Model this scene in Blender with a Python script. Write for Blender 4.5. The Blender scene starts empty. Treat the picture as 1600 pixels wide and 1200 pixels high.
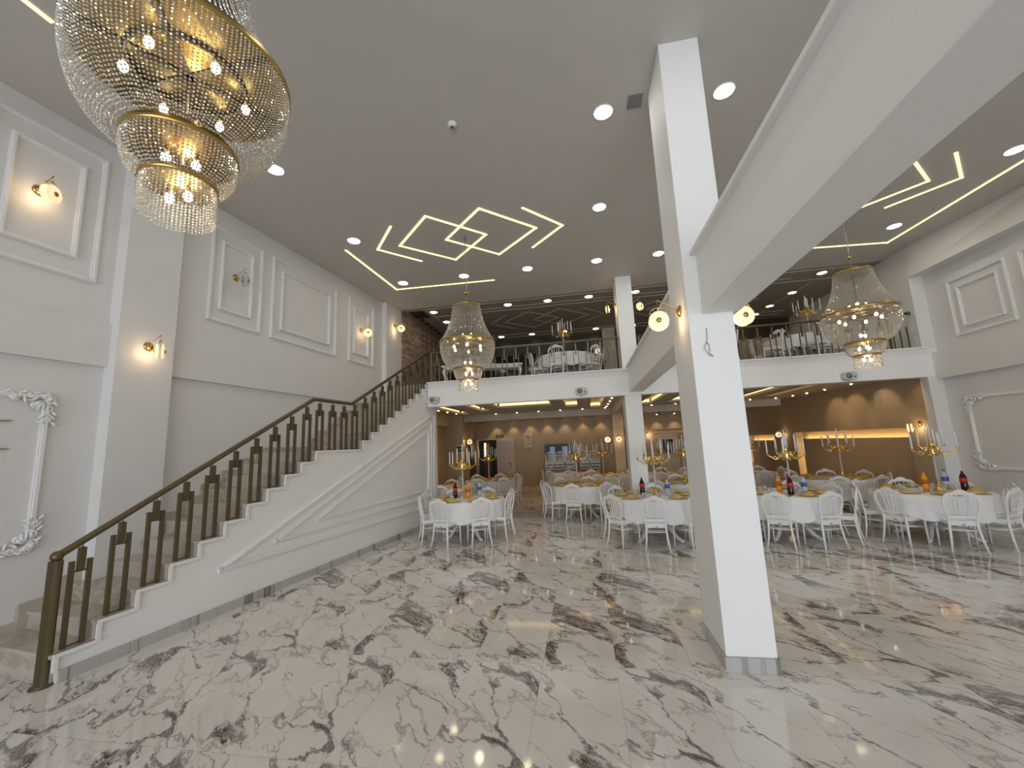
import bpy, math, random
from mathutils import Vector, Matrix, Euler
random.seed(7)
PI = math.pi
sc = bpy.context.scene
col = sc.collection

# ------------------------------------------------------------------ camera
CAM = Vector((0, 0, 1.8))
F = 627.6
YAW, PITCH, ROLL = math.radians(-9.62087712), math.radians(8.62086354), math.radians(2.4477875)
cy, sy = math.cos(YAW), math.sin(YAW)
fw = Vector((sy * math.cos(PITCH), cy * math.cos(PITCH), math.sin(PITCH)))
rt = Vector((cy, -sy, 0))
dn = fw.cross(rt)
R_, D_ = math.cos(ROLL) * rt + math.sin(ROLL) * dn, -math.sin(ROLL) * rt + math.cos(ROLL) * dn
cam_d = bpy.data.cameras.new('camera')
cam_d.sensor_width = 36
cam_d.lens = F / 1600 * 36
cam_d.clip_start = 0.05
cam = bpy.data.objects.new('camera', cam_d)
col.objects.link(cam)
m = Matrix((R_, -D_, -fw)).transposed().to_4x4()
m.translation = CAM
cam.matrix_world = m
sc.camera = cam

# ------------------------------------------------------------------ exposure, world, daylight
sc.view_settings.view_transform = 'Standard'
sc.view_settings.look = 'None'
sc.view_settings.exposure = 0.34
sc.view_settings.gamma = 1.0
sc.view_settings.use_curve_mapping = False
sc.cycles.max_bounces = 8
sc.cycles.diffuse_bounces = 4
sc.cycles.glossy_bounces = 3
sc.cycles.transmission_bounces = 4
sc.cycles.transparent_max_bounces = 10
sc.cycles.caustics_reflective = False
sc.cycles.caustics_refractive = False
sc.cycles.sample_clamp_indirect = 4.0
sc.cycles.use_denoising = True
w = bpy.data.worlds.new('sky')
sc.world = w
w.use_nodes = True
w.node_tree.nodes['Background'].inputs[0].default_value = (0.78, 0.87, 1.0, 1)
w.node_tree.nodes['Background'].inputs[1].default_value = 0.25

def area(name, loc, rot, sx, sy_, power, colr, spread=PI):
    l = bpy.data.lights.new(name, 'AREA')
    l.shape = 'RECTANGLE'; l.size = sx; l.size_y = sy_; l.energy = power; l.color = colr
    l.spread = spread
    o = bpy.data.objects.new(name, l)
    o.location = loc; o.rotation_euler = rot
    col.objects.link(o)
    return o
# daylight through the glazed front of the hall, behind the camera
area('daylight', (0.9, -8.6, 2.0), (PI / 2, 0, 0), 12.0, 3.4, 315, (0.86, 0.93, 1.0), 2.1)

# ------------------------------------------------------------------ node helpers
def mat_new(name):
    mt = bpy.data.materials.new(name); mt.use_nodes = True
    nt = mt.node_tree
    return mt, nt, nt.nodes['Principled BSDF']
def nd(nt, t, **kw):
    n = nt.nodes.new(t)
    ins = kw.pop('ins', {})
    for k, v in kw.items(): setattr(n, k, v)
    for k, v in ins.items():
        s = n.inputs[k]
        if isinstance(v, bpy.types.NodeSocket): nt.links.new(v, s)
        else: s.default_value = v
    return n
def mth(nt, op, a, b=None, c=None, clamp=False):
    n = nt.nodes.new('ShaderNodeMath'); n.operation = op; n.use_clamp = clamp
    for i, v in enumerate((a, b, c)):
        if v is None: continue
        if isinstance(v, bpy.types.NodeSocket): nt.links.new(v, n.inputs[i])
        else: n.inputs[i].default_value = v
    return n.outputs[0]
def vmth(nt, op, a, b=None):
    n = nt.nodes.new('ShaderNodeVectorMath'); n.operation = op
    for i, v in enumerate((a, b)):
        if v is None: continue
        if isinstance(v, bpy.types.NodeSocket): nt.links.new(v, n.inputs[i])
        else: n.inputs[i].default_value = v
    return n.outputs[0]
def mixc(nt, fac, a, b):
    n = nt.nodes.new('ShaderNodeMix'); n.data_type = 'RGBA'
    for s, v in ((n.inputs[0], fac), (n.inputs[6], a), (n.inputs[7], b)):
        if isinstance(v, bpy.types.NodeSocket): nt.links.new(v, s)
        elif isinstance(v, (int, float)): s.default_value = v
        else: s.default_value = (*v, 1)
    return n.outputs[2]
def mapr(nt, v, a, b, c, d):
    n = nt.nodes.new('ShaderNodeMapRange'); n.clamp = True
    nt.links.new(v, n.inputs[0])
    for i, x in enumerate((a, b, c, d)): n.inputs[i + 1].default_value = x
    return n.outputs[0]
def simple(name, c, rough=0.5, metal=0.0, spec=0.5, bump=0.0, bscale=60, var=0.0, vscale=3.0, sheen=0.0):
    mt, nt, p = mat_new(name)
    p.inputs['Base Color'].default_value = (*c, 1)
    p.inputs['Roughness'].default_value = rough
    p.inputs['Metallic'].default_value = metal
    p.inputs['Specular IOR Level'].default_value = spec
    co = nd(nt, 'ShaderNodeTexCoord').outputs['Object']
    if bump:
        n = nd(nt, 'ShaderNodeTexNoise', ins={'Vector': co, 'Scale': bscale, 'Detail': 4.0})
        b = nd(nt, 'ShaderNodeBump', ins={'Strength': bump, 'Distance': 0.01, 'Height': n.outputs[0]})
        nt.links.new(b.outputs[0], p.inputs['Normal'])
    if var:
        n = nd(nt, 'ShaderNodeTexNoise', ins={'Vector': co, 'Scale': vscale, 'Detail': 5.0})
        f = mapr(nt, n.outputs[0], 0.3, 0.7, 0, 1)
        nt.links.new(mixc(nt, f, tuple(x * (1 - var) for x in c), tuple(min(1, x * (1 + var)) for x in c)), p.inputs['Base Color'])
    return mt
def emit(name, c, s):
    mt, nt, p = mat_new(name)
    p.inputs['Base Color'].default_value = (*c, 1)
    p.inputs['Emission Color'].default_value = (*c, 1)
    p.inputs['Emission Strength'].default_value = s
    return mt

M = {}
M['wall'] = simple('white_plaster', (0.77, 0.755, 0.74), 0.75, spec=0.25, bump=0.10, bscale=60, var=0.012)
M['white'] = simple('fresh_white_paint', (0.87, 0.86, 0.845), 0.6, spec=0.3, bump=0.08, bscale=60)
M['trim'] = simple('white_gypsum_trim', (0.86, 0.85, 0.84), 0.6, spec=0.3, bump=0.15, bscale=90)
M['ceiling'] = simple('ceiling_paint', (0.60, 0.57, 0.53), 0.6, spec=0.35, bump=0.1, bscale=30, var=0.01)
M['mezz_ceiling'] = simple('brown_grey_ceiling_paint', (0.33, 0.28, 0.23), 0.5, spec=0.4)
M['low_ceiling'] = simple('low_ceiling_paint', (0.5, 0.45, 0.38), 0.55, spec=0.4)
M['beige'] = simple('beige_wall_paint', (0.52, 0.41, 0.275), 0.7, bump=0.15, bscale=40, var=0.02)
M['chair'] = simple('white_moulded_plastic', (0.84, 0.83, 0.81), 0.28)
M['cloth'] = simple('white_tablecloth_fabric', (0.82, 0.82, 0.82), 0.85, bump=0.4, bscale=25)
M['bronze'] = simple('brushed_bronze', (0.15, 0.115, 0.06), 0.42, 0.7)
M['railgrey'] = simple('champagne_metal', (0.20, 0.18, 0.135), 0.45, 0.4)
M['gold'] = simple('polished_gold', (0.83, 0.60, 0.22), 0.18, 1.0)
M['brass'] = simple('antique_brass', (0.50, 0.35, 0.12), 0.3, 1.0)
M['candle'] = simple('white_wax', (0.88, 0.86, 0.84), 0.45)
M['mat'] = simple('gold_woven_placemat', (0.75, 0.53, 0.17), 0.4, 0.35, bump=0.8, bscale=120)
M['black'] = simple('black_plastic', (0.012, 0.012, 0.014), 0.4)
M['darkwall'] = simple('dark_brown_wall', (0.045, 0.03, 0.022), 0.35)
M['darkglass'] = simple('dark_glazing', (0.01, 0.011, 0.014), 0.08)
M['wood'] = simple('dark_walnut', (0.13, 0.06, 0.025), 0.4, var=0.3, vscale=6)
M['lightwood'] = simple('pale_wood_panel', (0.48, 0.40, 0.32), 0.5, var=0.15, vscale=8)
M['doorwhite'] = simple('ivory_door_paint', (0.66, 0.58, 0.46), 0.45)
M['speaker'] = simple('pale_grey_speaker', (0.55, 0.56, 0.53), 0.5)
M['grille'] = simple('speaker_grille', (0.30, 0.31, 0.30), 0.6, bump=1.0, bscale=300)
M['cable'] = simple('grey_cable', (0.25, 0.25, 0.26), 0.5)
M['steel'] = simple('cable_steel', (0.55, 0.53, 0.5), 0.3, 1.0)
M['cola'] = simple('dark_cola', (0.02, 0.006, 0.004), 0.08)
M['orange'] = simple('orange_soda', (0.85, 0.30, 0.02), 0.1)
M['orangelabel'] = simple('orange_label', (0.5, 0.12, 0.01), 0.4)
M['red'] = simple('red_label', (0.55, 0.03, 0.03), 0.4)
M['blue'] = simple('blue_label', (0.06, 0.12, 0.45), 0.4)
M['paper'] = simple('white_paper', (0.75, 0.66, 0.52), 0.6)
M['silver'] = simple('white_plate', (0.8, 0.8, 0.8), 0.15)
def glass(name, c, alpha, rough=0.05):
    mt, nt, p = mat_new(name)
    p.inputs['Base Color'].default_value = (*c, 1)
    p.inputs['Roughness'].default_value = rough
    tr = nd(nt, 'ShaderNodeBsdfTransparent', ins={0: (1, 1, 1, 1)})
    mx = nd(nt, 'ShaderNodeMixShader', ins={0: alpha})
    nt.links.new(tr.outputs[0], mx.inputs[1]); nt.links.new(p.outputs[0], mx.inputs[2])
    nt.links.new(mx.outputs[0], nt.nodes['Material Output'].inputs[0])
    return mt
M['glass'] = glass('clear_glass', (0.75, 0.75, 0.76), 0.42)
M['acrylic'] = glass('twisted_acrylic', (0.75, 0.74, 0.78), 0.6)
def crystal():
    mt, nt, p = mat_new('cut_crystal')
    g = nd(nt, 'ShaderNodeBsdfGlossy', ins={'Color': (0.95, 0.91, 0.85, 1), 'Roughness': 0.08})
    t = nd(nt, 'ShaderNodeBsdfTranslucent', ins={'Color': (0.97, 0.93, 0.86, 1)})
    d = nd(nt, 'ShaderNodeBsdfDiffuse', ins={'Color': (0.93, 0.90, 0.84, 1)})
    m1 = nd(nt, 'ShaderNodeMixShader', ins={0: 0.45}); m2 = nd(nt, 'ShaderNodeMixShader', ins={0: 0.3})
    nt.links.new(g.outputs[0], m1.inputs[1]); nt.links.new(t.outputs[0], m1.inputs[2])
    nt.links.new(m1.outputs[0], m2.inputs[1]); nt.links.new(d.outputs[0], m2.inputs[2])
    nt.links.new(m2.outputs[0], nt.nodes['Material Output'].inputs[0])
    return mt
M['crystal'] = crystal()
M['bulb'] = emit('warm_bulb', (1.0, 0.87, 0.62), 8)
M['down'] = emit('white_downlight', (1.0, 0.96, 0.9), 34)
M['downwarm'] = emit('warm_downlight', (1.0, 0.86, 0.5), 12)
M['spot'] = emit('warm_spot', (1.0, 0.85, 0.6), 9)
M['led'] = emit('yellow_led_profile', (1.0, 0.80, 0.36), 1.5)
M['cove'] = emit('cove_led', (1.0, 0.72, 0.30), 1.5)
M['niche_led'] = emit('niche_led', (1.0, 0.72, 0.34), 11.0)
M['ledoff'] = simple('unlit_led_profile', (0.62, 0.56, 0.50), 0.5)
M['lampon'] = emit('lit_sconce_glass', (1.0, 0.76, 0.46), 0.62)
M['screen'] = emit('window_daylight', (0.30, 0.42, 0.60), 0.22)

def marble(name, base, vein, dark, tiles=True, sx=0.592, sy2=1.19, x0=-0.45, y0=3.61, rough=0.06, amt=1.0):
    mt, nt, p = mat_new(name)
    co = nd(nt, 'ShaderNodeTexCoord').outputs['Object']
    s = nd(nt, 'ShaderNodeSeparateXYZ', ins={0: co})
    vec = co; grout = None
    if tiles:
        u = mth(nt, 'DIVIDE', mth(nt, 'SUBTRACT', s.outputs[0], x0), sx)
        v = mth(nt, 'DIVIDE', mth(nt, 'SUBTRACT', s.outputs[1], y0), sy2)
        iu, iv = mth(nt, 'FLOOR', u), mth(nt, 'FLOOR', v)
        fu, fv = mth(nt, 'SUBTRACT', u, iu), mth(nt, 'SUBTRACT', v, iv)
        ci = nd(nt, 'ShaderNodeCombineXYZ', ins={0: iu, 1: iv})
        wn = nd(nt, 'ShaderNodeTexWhiteNoise', ins={'Vector': ci.outputs[0]})
        k = mth(nt, 'FLOOR', mth(nt, 'MULTIPLY', wn.outputs[0], 7.0))
        cl = nd(nt, 'ShaderNodeCombineXYZ', ins={0: mth(nt, 'MULTIPLY', fu, sx), 1: mth(nt, 'MULTIPLY', fv, sy2), 2: mth(nt, 'MULTIPLY', k, 3.7)})
        vec = cl.outputs[0]
        eu = mth(nt, 'MULTIPLY', mth(nt, 'MINIMUM', fu, mth(nt, 'SUBTRACT', 1.0, fu)), sx)
        ev = mth(nt, 'MULTIPLY', mth(nt, 'MINIMUM', fv, mth(nt, 'SUBTRACT', 1.0, fv)), sy2)
        grout = mth(nt, 'LESS_THAN', mth(nt, 'MINIMUM', eu, ev), 0.0014)
    rotm = nd(nt, 'ShaderNodeMapping', ins={'Vector': vec, 'Rotation': (0, 0, 0.75), 'Scale': (1.0, 1.0, 1.0)})
    st = nd(nt, 'ShaderNodeMapping', ins={'Vector': rotm.outputs[0], 'Scale': (0.42, 1.0, 1.0)})
    wv = nd(nt, 'ShaderNodeTexNoise', ins={'Vector': st.outputs[0], 'Scale': 2.2, 'Detail': 8.0, 'Roughness': 0.62})
    w2 = vmth(nt, 'MULTIPLY', vmth(nt, 'SUBTRACT', wv.outputs[1], (0.5, 0.5, 0.5)), (0.75, 0.75, 0.0))
    wp = vmth(nt, 'ADD', st.outputs[0], w2)
    v1 = nd(nt, 'ShaderNodeTexVoronoi', feature='DISTANCE_TO_EDGE', ins={'Vector': wp, 'Scale': 1.7})
    v2 = nd(nt, 'ShaderNodeTexVoronoi', feature='DISTANCE_TO_EDGE', ins={'Vector': wp, 'Scale': 3.6})
    msk = nd(nt, 'ShaderNodeTexNoise', ins={'Vector': st.outputs[0], 'Scale': 1.7, 'Detail': 3.0})
    msk2 = nd(nt, 'ShaderNodeTexNoise', ins={'Vector': wp, 'Scale': 14.0, 'Detail': 4.0, 'Roughness': 0.7})
    # wide blotches along some cell edges, streaked by dark filaments; crisp hairlines elsewhere
    fil = nd(nt, 'ShaderNodeTexNoise', ins={'Vector': vmth(nt, 'MULTIPLY', wp, (1.0, 2.4, 1.0)), 'Scale': 7.0, 'Detail': 5.0, 'Roughness': 0.6})
    ridge = mth(nt, 'ABSOLUTE', mth(nt, 'SUBTRACT', fil.outputs[0], 0.5))
    zone = mth(nt, 'SUBTRACT', 1.0, mth(nt, 'DIVIDE', v1.outputs[0], mapr(nt, msk.outputs[0], 0.48, 0.66, 0.004, 0.16)), clamp=True)
    zone = mth(nt, 'MULTIPLY', mapr(nt, zone, 0.0, 0.35, 0.0, 1.0), mapr(nt, msk.outputs[0], 0.44, 0.56, 0.0, 1.0))
    streak = mth(nt, 'MULTIPLY', zone, mapr(nt, ridge, 0.02, 0.08, 1.0, 0.0))
    edge = mth(nt, 'MULTIPLY', mapr(nt, v1.outputs[0], 0.005, 0.020, 1.0, 0.0), mapr(nt, msk2.outputs[0], 0.36, 0.56, 0.25, 1.0))
    thin = mth(nt, 'MULTIPLY', mapr(nt, v2.outputs[0], 0.005, 0.030, 1.0, 0.0), mapr(nt, msk2.outputs[0], 0.40, 0.56, 0.05, 1.0))
    grey = mth(nt, 'MULTIPLY', zone, mapr(nt, msk2.outputs[0], 0.40, 0.60, 0.12, 0.75))
    dk = mth(nt, 'MAXIMUM', streak, mth(nt, 'MULTIPLY', edge, 0.8))
    cld = nd(nt, 'ShaderNodeTexNoise', ins={'Vector': vec, 'Scale': 3.0, 'Detail': 3.0})
    b0 = mixc(nt, mapr(nt, cld.outputs[0], 0.35, 0.65, 0, 1), base, tuple(x * 0.93 for x in base))
    c0 = mixc(nt, mth(nt, 'MULTIPLY', grey, amt), b0, tuple(0.75 * x + 0.12 * y for x, y in zip(vein, base)))
    c1 = mixc(nt, mth(nt, 'MULTIPLY', thin, 0.7 * amt), c0, vein)
    c2 = mixc(nt, mth(nt, 'MULTIPLY', dk, 0.92 * amt, clamp=True), c1, dark)
    if grout is not None: c2 = mixc(nt, mth(nt, 'MULTIPLY', grout, 0.6), c2, (0.25, 0.22, 0.2))
    nt.links.new(c2, p.inputs['Base Color'])
    p.inputs['Roughness'].default_value = rough
    p.inputs['Specular IOR Level'].default_value = 0.5
    return mt
M['floor'] = marble('veined_marble_tiles', (0.82, 0.78, 0.73), (0.26, 0.19, 0.155), (0.055, 0.030, 0.022))
M['skirt'] = marble('veined_marble_skirting', (0.50, 0.49, 0.47), (0.28, 0.26, 0.25), (0.08, 0.06, 0.05), rough=0.15)
M['stair'] = marble('beige_marble', (0.56, 0.49, 0.42), (0.44, 0.37, 0.31), (0.36, 0.29, 0.23), tiles=False, rough=0.25, amt=0.7)

def stone():
    mt, nt, p = mat_new('split_stone_cladding')
    co = nd(nt, 'ShaderNodeTexCoord').outputs['Object']
    s = nd(nt, 'ShaderNodeSeparateXYZ', ins={0: co})
    v = nd(nt, 'ShaderNodeCombineXYZ', ins={0: s.outputs[1], 1: s.outputs[2]})
    b = nd(nt, 'ShaderNodeTexBrick', ins={'Vector': v.outputs[0], 'Color1': (0.85, 0.66, 0.50, 1), 'Color2': (0.42, 0.31, 0.23, 1), 'Mortar': (0.04, 0.03, 0.025, 1), 'Scale': 1.0, 'Mortar Size': 0.006, 'Brick Width': 0.34, 'Row Height': 0.055, 'Bias': 0.0})
    n = nd(nt, 'ShaderNodeTexNoise', ins={'Vector': co, 'Scale': 18.0, 'Detail': 5.0})
    c = mixc(nt, mapr(nt, n.outputs[0], 0.45, 0.7, 0, 1), b.outputs[0], (0.20, 0.14, 0.10))
    nt.links.new(c, p.inputs['Base Color'])
    p.inputs['Roughness'].default_value = 0.8
    h = mth(nt, 'ADD', mth(nt, 'MULTIPLY', b.outputs[1], -1.0), n.outputs[0])
    bp = nd(nt, 'ShaderNodeBump', ins={'Strength': 1.0, 'Distance': 0.03, 'Height': h})
    nt.links.new(bp.outputs[0], p.inputs['Normal'])
    return mt
M['stone'] = stone()

# ------------------------------------------------------------------ mesh helpers
class MB:
    def __init__(s): s.v = []; s.f = []; s.sm = []
    def add(s, vs, fs, smooth=False):
        o = len(s.v); s.v += [tuple(x) for x in vs]; s.f += [tuple(i + o for i in f) for f in fs]; s.sm += [smooth] * len(fs)
        return s
    def box(s, a, b):
        x0, y0, z0 = a; x1, y1, z1 = b
        return s.add([(x0, y0, z0), (x1, y0, z0), (x1, y1, z0), (x0, y1, z0), (x0, y0, z1), (x1, y0, z1), (x1, y1, z1), (x0, y1, z1)],
                     [(0, 3, 2, 1), (4, 5, 6, 7), (0, 1, 5, 4), (1, 2, 6, 5), (2, 3, 7, 6), (3, 0, 4, 7)])
    def bar(s, p, q, wx, wz, up=(0, 0, 1)):          # rectangular bar from p to q
        p, q, up = Vector(p), Vector(q), Vector(up)
        d = (q - p).normalized(); r = d.cross(up)
        if r.length < 1e-5: r = d.cross(Vector((1, 0, 0)))
        r.normalize(); u = r.cross(d)
        r *= wx / 2; u *= wz / 2
        vs = [p - r - u, p + r - u, p + r + u, p - r + u, q - r - u, q + r - u, q + r + u, q - r + u]
        return s.add(vs, [(0, 1, 2, 3), (4, 7, 6, 5), (0, 4, 5, 1), (1, 5, 6, 2), (2, 6, 7, 3), (3, 7, 4, 0)])
    def tube(s, pts, rad, n=8, closed=False, caps=True):
        pts = [Vector(p) for p in pts]; k = len(pts)
        if not isinstance(rad, (list, tuple)): rad = [rad] * k
        vs = []; prev = None
        for i, p in enumerate(pts):
            if closed: t = pts[(i + 1) % k] - pts[i - 1]
            else: t = pts[min(i + 1, k - 1)] - pts[max(i - 1, 0)]
            t.normalize()
            if prev is None:
                a = t.cross(Vector((0, 0, 1)))
                if a.length < 1e-3: a = t.cross(Vector((1, 0, 0)))
            else: a = prev - t * prev.dot(t)
            a.normalize(); prev = a; b = t.cross(a)
            for j in range(n):
                th = 2 * PI * j / n
                vs.append(p + (a * math.cos(th) + b * math.sin(th)) * rad[i])
        fs = []
        for i in range(k if closed else k - 1):
            i2 = (i + 1) % k
            for j in range(n):
                j2 = (j + 1) % n
                fs.append((i * n + j, i * n + j2, i2 * n + j2, i2 * n + j))
        if caps and not closed:
            fs.append(tuple(range(n))[::-1]); fs.append(tuple((k - 1) * n + j for j in range(n)))
        return s.add(vs, fs, True)
    def lathe(s, prof, n=24, c=(0, 0, 0), ax=None):  # prof [(r,z)]
        vs = []; k = len(prof)
        for r, z in prof:
            for j in range(n):
                th = 2 * PI * j / n
                v = Vector((r * math.cos(th), r * math.sin(th), z))
                if ax is not None: v = ax @ v
                vs.append(v + Vector(c))
        fs = []
        for i in range(k - 1):
            for j in range(n):
                j2 = (j + 1) % n
                fs.append((i * n + j, i * n + j2, (i + 1) * n + j2, (i + 1) * n + j))
        if prof[0][0] > 1e-6: fs.append(tuple(range(n))[::-1])
        if prof[-1][0] > 1e-6: fs.append(tuple((k - 1) * n + j for j in range(n)))
        return s.add(vs, fs, True)
    def ball(s, c, r, n=8, sc_=(1, 1, 1)):
        pr = [(r * math.sin(PI * i / (n // 2 + 2)) * sc_[0], -r * math.cos(PI * i / (n // 2 + 2)) * sc_[2]) for i in range(n // 2 + 3)]
        pr[0] = (1e-5, pr[0][1]); pr[-1] = (1e-5, pr[-1][1])
        return s.lathe(pr, n, c)
    def prism(s, poly, o, u, v, n, t):               # polygon in plane (o,u,v), extruded t along n
        o, u, v, n = Vector(o), Vector(u), Vector(v), Vector(n)
        a = [o + u * x + v * y for x, y in poly]; b = [p + n * t for p in a]; k = len(a)
        return s.add(a + b, [tuple(range(k))[::-1], tuple(range(k, 2 * k))] + [(i, (i + 1) % k, k + (i + 1) % k, k + i) for i in range(k)])
    def strip(s, A, B, n, t):                        # ribbon between two polylines with thickness t along n
        n = Vector(n) * t; k = len(A)
        A = [Vector(p) for p in A]; B = [Vector(p) for p in B]
        vs = A + B + [p + n for p in A] + [p + n for p in B]
        fs = []
        for i in range(k - 1):
            fs += [(i, i + 1, k + i + 1, k + i), (2 * k + i, 3 * k + i, 3 * k + i + 1, 2 * k + i + 1),
                   (i, 2 * k + i, 2 * k + i + 1, i + 1), (k + i, k + i + 1, 3 * k + i + 1, 3 * k + i)]
        fs += [(0, k, 3 * k, 2 * k), (k - 1, 3 * k - 1, 4 * k - 1, 2 * k - 1)]
        return s.add(vs, fs)
    def mesh(s, name, mt):
        me = bpy.data.meshes.new(name); me.from_pydata(s.v, [], s.f)
        me.polygons.foreach_set('use_smooth', s.sm); me.materials.append(mt); me.update()
        return me
    def build(s, name, mt, parent=None, bevel=0.0, **tags):
        me = s.mesh(name, mt)
        o = bpy.data.objects.new(name, me); col.objects.link(o)
        if parent is not None: o.parent = parent
        if bevel:
            b = o.modifiers.new('bevel', 'BEVEL'); b.width = bevel; b.segments = 2; b.limit_method = 'ANGLE'
        for k_, v_ in tags.items(): o[k_] = v_
        return o
def empty(name, loc, rz=0, label=None, category=None, group=None, rot=None):
    o = bpy.data.objects.new(name, None); col.objects.link(o)
    o.location = loc; o.rotation_euler = rot or (0, 0, rz)
    o.empty_display_size = 0.1
    if label: o['label'] = label
    if category: o['category'] = category
    if group: o['group'] = group
    return o
def kids(o): return [c for c in ALL.get(o.name, [])]
ALL = {}
def copy_tree(o, parent=None):
    c = o.copy(); col.objects.link(c); c.parent = parent
    for ch in o.children: copy_tree(ch, c)
    return c
def struct(mb, name, mt, **kw):
    return mb.build(name, mt, kind='structure', **kw)
def thing(mb, name, mt, label, cat, group=None, loc=None, rz=0, parent=None, bevel=0):
    o = mb.build(name, mt, bevel=bevel); o['label'] = label; o['category'] = cat
    if group: o['group'] = group
    if loc is not None: o.location = loc
    o.rotation_euler.z = rz
    return o

# ================================================================== THE SHELL
H = 5.63
SL = 0.085                                            # left wall opens slightly towards the camera
def xl(y): return -5.31 + SL * (y - 5.13)
def xs(y): return -4.45 + 0.118 * (y - 2.94)          # face of the stair stringer wall
ZL, ZM = 2.80, 3.38                                   # mezzanine fascia
YF = 9.30
struct(MB().box((-8, -9, -0.12), (10.5, 18.5, 0)), 'floor', M['floor'])
# main ceiling and the browner one above the mezzanine
struct(MB().box((-7, -9, H), (9.5, 10.1, H + 0.15)), 'ceiling', M['ceiling'])
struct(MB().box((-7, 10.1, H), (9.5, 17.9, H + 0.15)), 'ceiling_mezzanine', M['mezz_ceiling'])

def wall_poly(y0, y1, z0, z1, off=0.0, th=0.25):
    n = Vector((1, -SL, 0)).normalized()
    a = Vector((xl(y0), y0, 0)) + n * off; b = Vector((xl(y1), y1, 0)) + n * off
    return MB().add([(a.x, a.y, z0), (b.x, b.y, z0), (b.x, b.y, z1), (a.x, a.y, z1),
                     (a.x - th, a.y, z0), (b.x - th, b.y, z0), (b.x - th, b.y, z1), (a.x - th, a.y, z1)],
                    [(0, 1, 2, 3), (4, 7, 6, 5), (0, 4, 5, 1), (3, 2, 6, 7), (0, 3, 7, 4), (1, 5, 6, 2)])
struct(wall_poly(-9, 10.1, 0, H), 'wall_left', M['wall'])
for i, (a, b) in enumerate(((-1.0, 3.75), (4.37, 9.42))):
    mb = wall_poly(a, b, 2.89, 3.40, 0.055, 0.06)
    struct(mb, 'trim_beam_left', M['wall'])
def left_pilaster(y0, y1, off):
    return wall_poly(y0, y1, 0, H, off, 0.4)
struct(left_pilaster(3.72, 4.34, 0.15), 'trim_pilaster_left', M['wall'])
struct(left_pilaster(9.40, 10.14, 0.12), 'trim_pilaster_left', M['wall'])

# left wall moulded panels (picture-frame mouldings, each double)
def left_pt(y, z, o): 
    n = Vector((1, -SL, 0)).normalized()
    return Vector((xl(y), y, z)) + n * o
def frame_on(ptf, y0, y1, z0, z1, wd=0.05, dp=0.022):
    mb = MB()
    for o, wd_, dd in ((0, wd, dp), (wd * 0.18, wd * 0.5, dp * 1.7)):
        a0, a1, b0, b1 = y0 + o, y1 - o, z0 + o, z1 - o
        c = [(a0, b0), (a1, b0), (a1, b1), (a0, b1)]; ci = [(a0 + wd_, b0 + wd_), (a1 - wd_, b0 + wd_), (a1 - wd_, b1 - wd_), (a0 + wd_, b1 - wd_)]
        for i in range(4):
            j = (i + 1) % 4
            q = [c[i], c[j], ci[j], ci[i]]
            vs = [ptf(p[0], p[1], 0.0) for p in q] + [ptf(p[0], p[1], dd) for p in q]
            mb.add(vs, [(0, 3, 2, 1), (4, 5, 6, 7), (0, 1, 5, 4), (1, 2, 6, 5), (2, 3, 7, 6), (3, 0, 4, 7)])
    return mb
def panel(ptf, outer, inner, label):
    o = frame_on(ptf, *outer).build('trim_panel_moulding', M['trim'], kind='structure', label=label)
    frame_on(ptf, *inner, wd=0.045).build('inner_moulding', M['trim'], o)
LP = [((1.25, 3.52, 3.84, 5.38), (1.5, 3.30, 4.06, 5.18)), ((-0.6, 1.05, 3.84, 5.38), (-0.4, 0.85, 4.06, 5.18)),
      ((2.55, 3.53, 3.84, 5.40), (2.74, 3.34, 4.06, 5.19)), ((4.83, 5.74, 3.82, 5.32), (5.0, 5.56, 4.02, 5.14)),
      ((5.94, 7.62, 3.82, 5.32), (6.15, 7.42, 4.01, 5.13)), ((8.04, 8.98, 3.82, 5.32), (8.2, 8.78, 4.02, 5.12))]
for k, (o_, i_) in enumerate(LP):
    if k in (0, 1): continue
    panel(left_pt, o_, i_, 'white double rectangular moulding on the left wall')
panel(left_pt, (0.9, 2.38, 3.84, 5.40), (1.1, 2.18, 4.06, 5.19), 'white double moulding at the left edge of the wall')

# columns and the long white beam
struct(MB().box((0.98, 3.63, 0.105), (1.35, 4.25, H)), 'trim_column', M['white'], bevel=0.006)
struct(MB().box((0.968, 3.618, 0), (1.362, 4.262, 0.105)), 'baseboard_column', M['skirt'])
struct(MB().box((1.10, -9, 2.86), (1.40, 3.63, 3.42)).box((1.10, 4.25, 2.86), (1.40, YF + 0.06, 3.42)).box((1.35, 3.63, 2.86), (1.40, 4.25, 3.42)), 'trim_beam', M['white'], bevel=0.005)
struct(MB().box((1.05, -9, 3.405), (1.12, 3.625, 3.44)).box((1.05, 4.255, 3.405), (1.12, YF - 0.06, 3.44)), 'trim_beam_cap', M['trim'])
struct(MB().box((0.99, 9.35, 0), (1.35, 9.95, H)), 'trim_column', M['white'], bevel=0.005)
struct(MB().box((1.0, 13.75, 0), (1.33, 14.25, 2.9)), 'trim_column', M['beige'])
struct(MB().box((-4.75, 13.7, 0), (-4.15, 14.3, 2.9)), 'trim_column', M['beige'])

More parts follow.
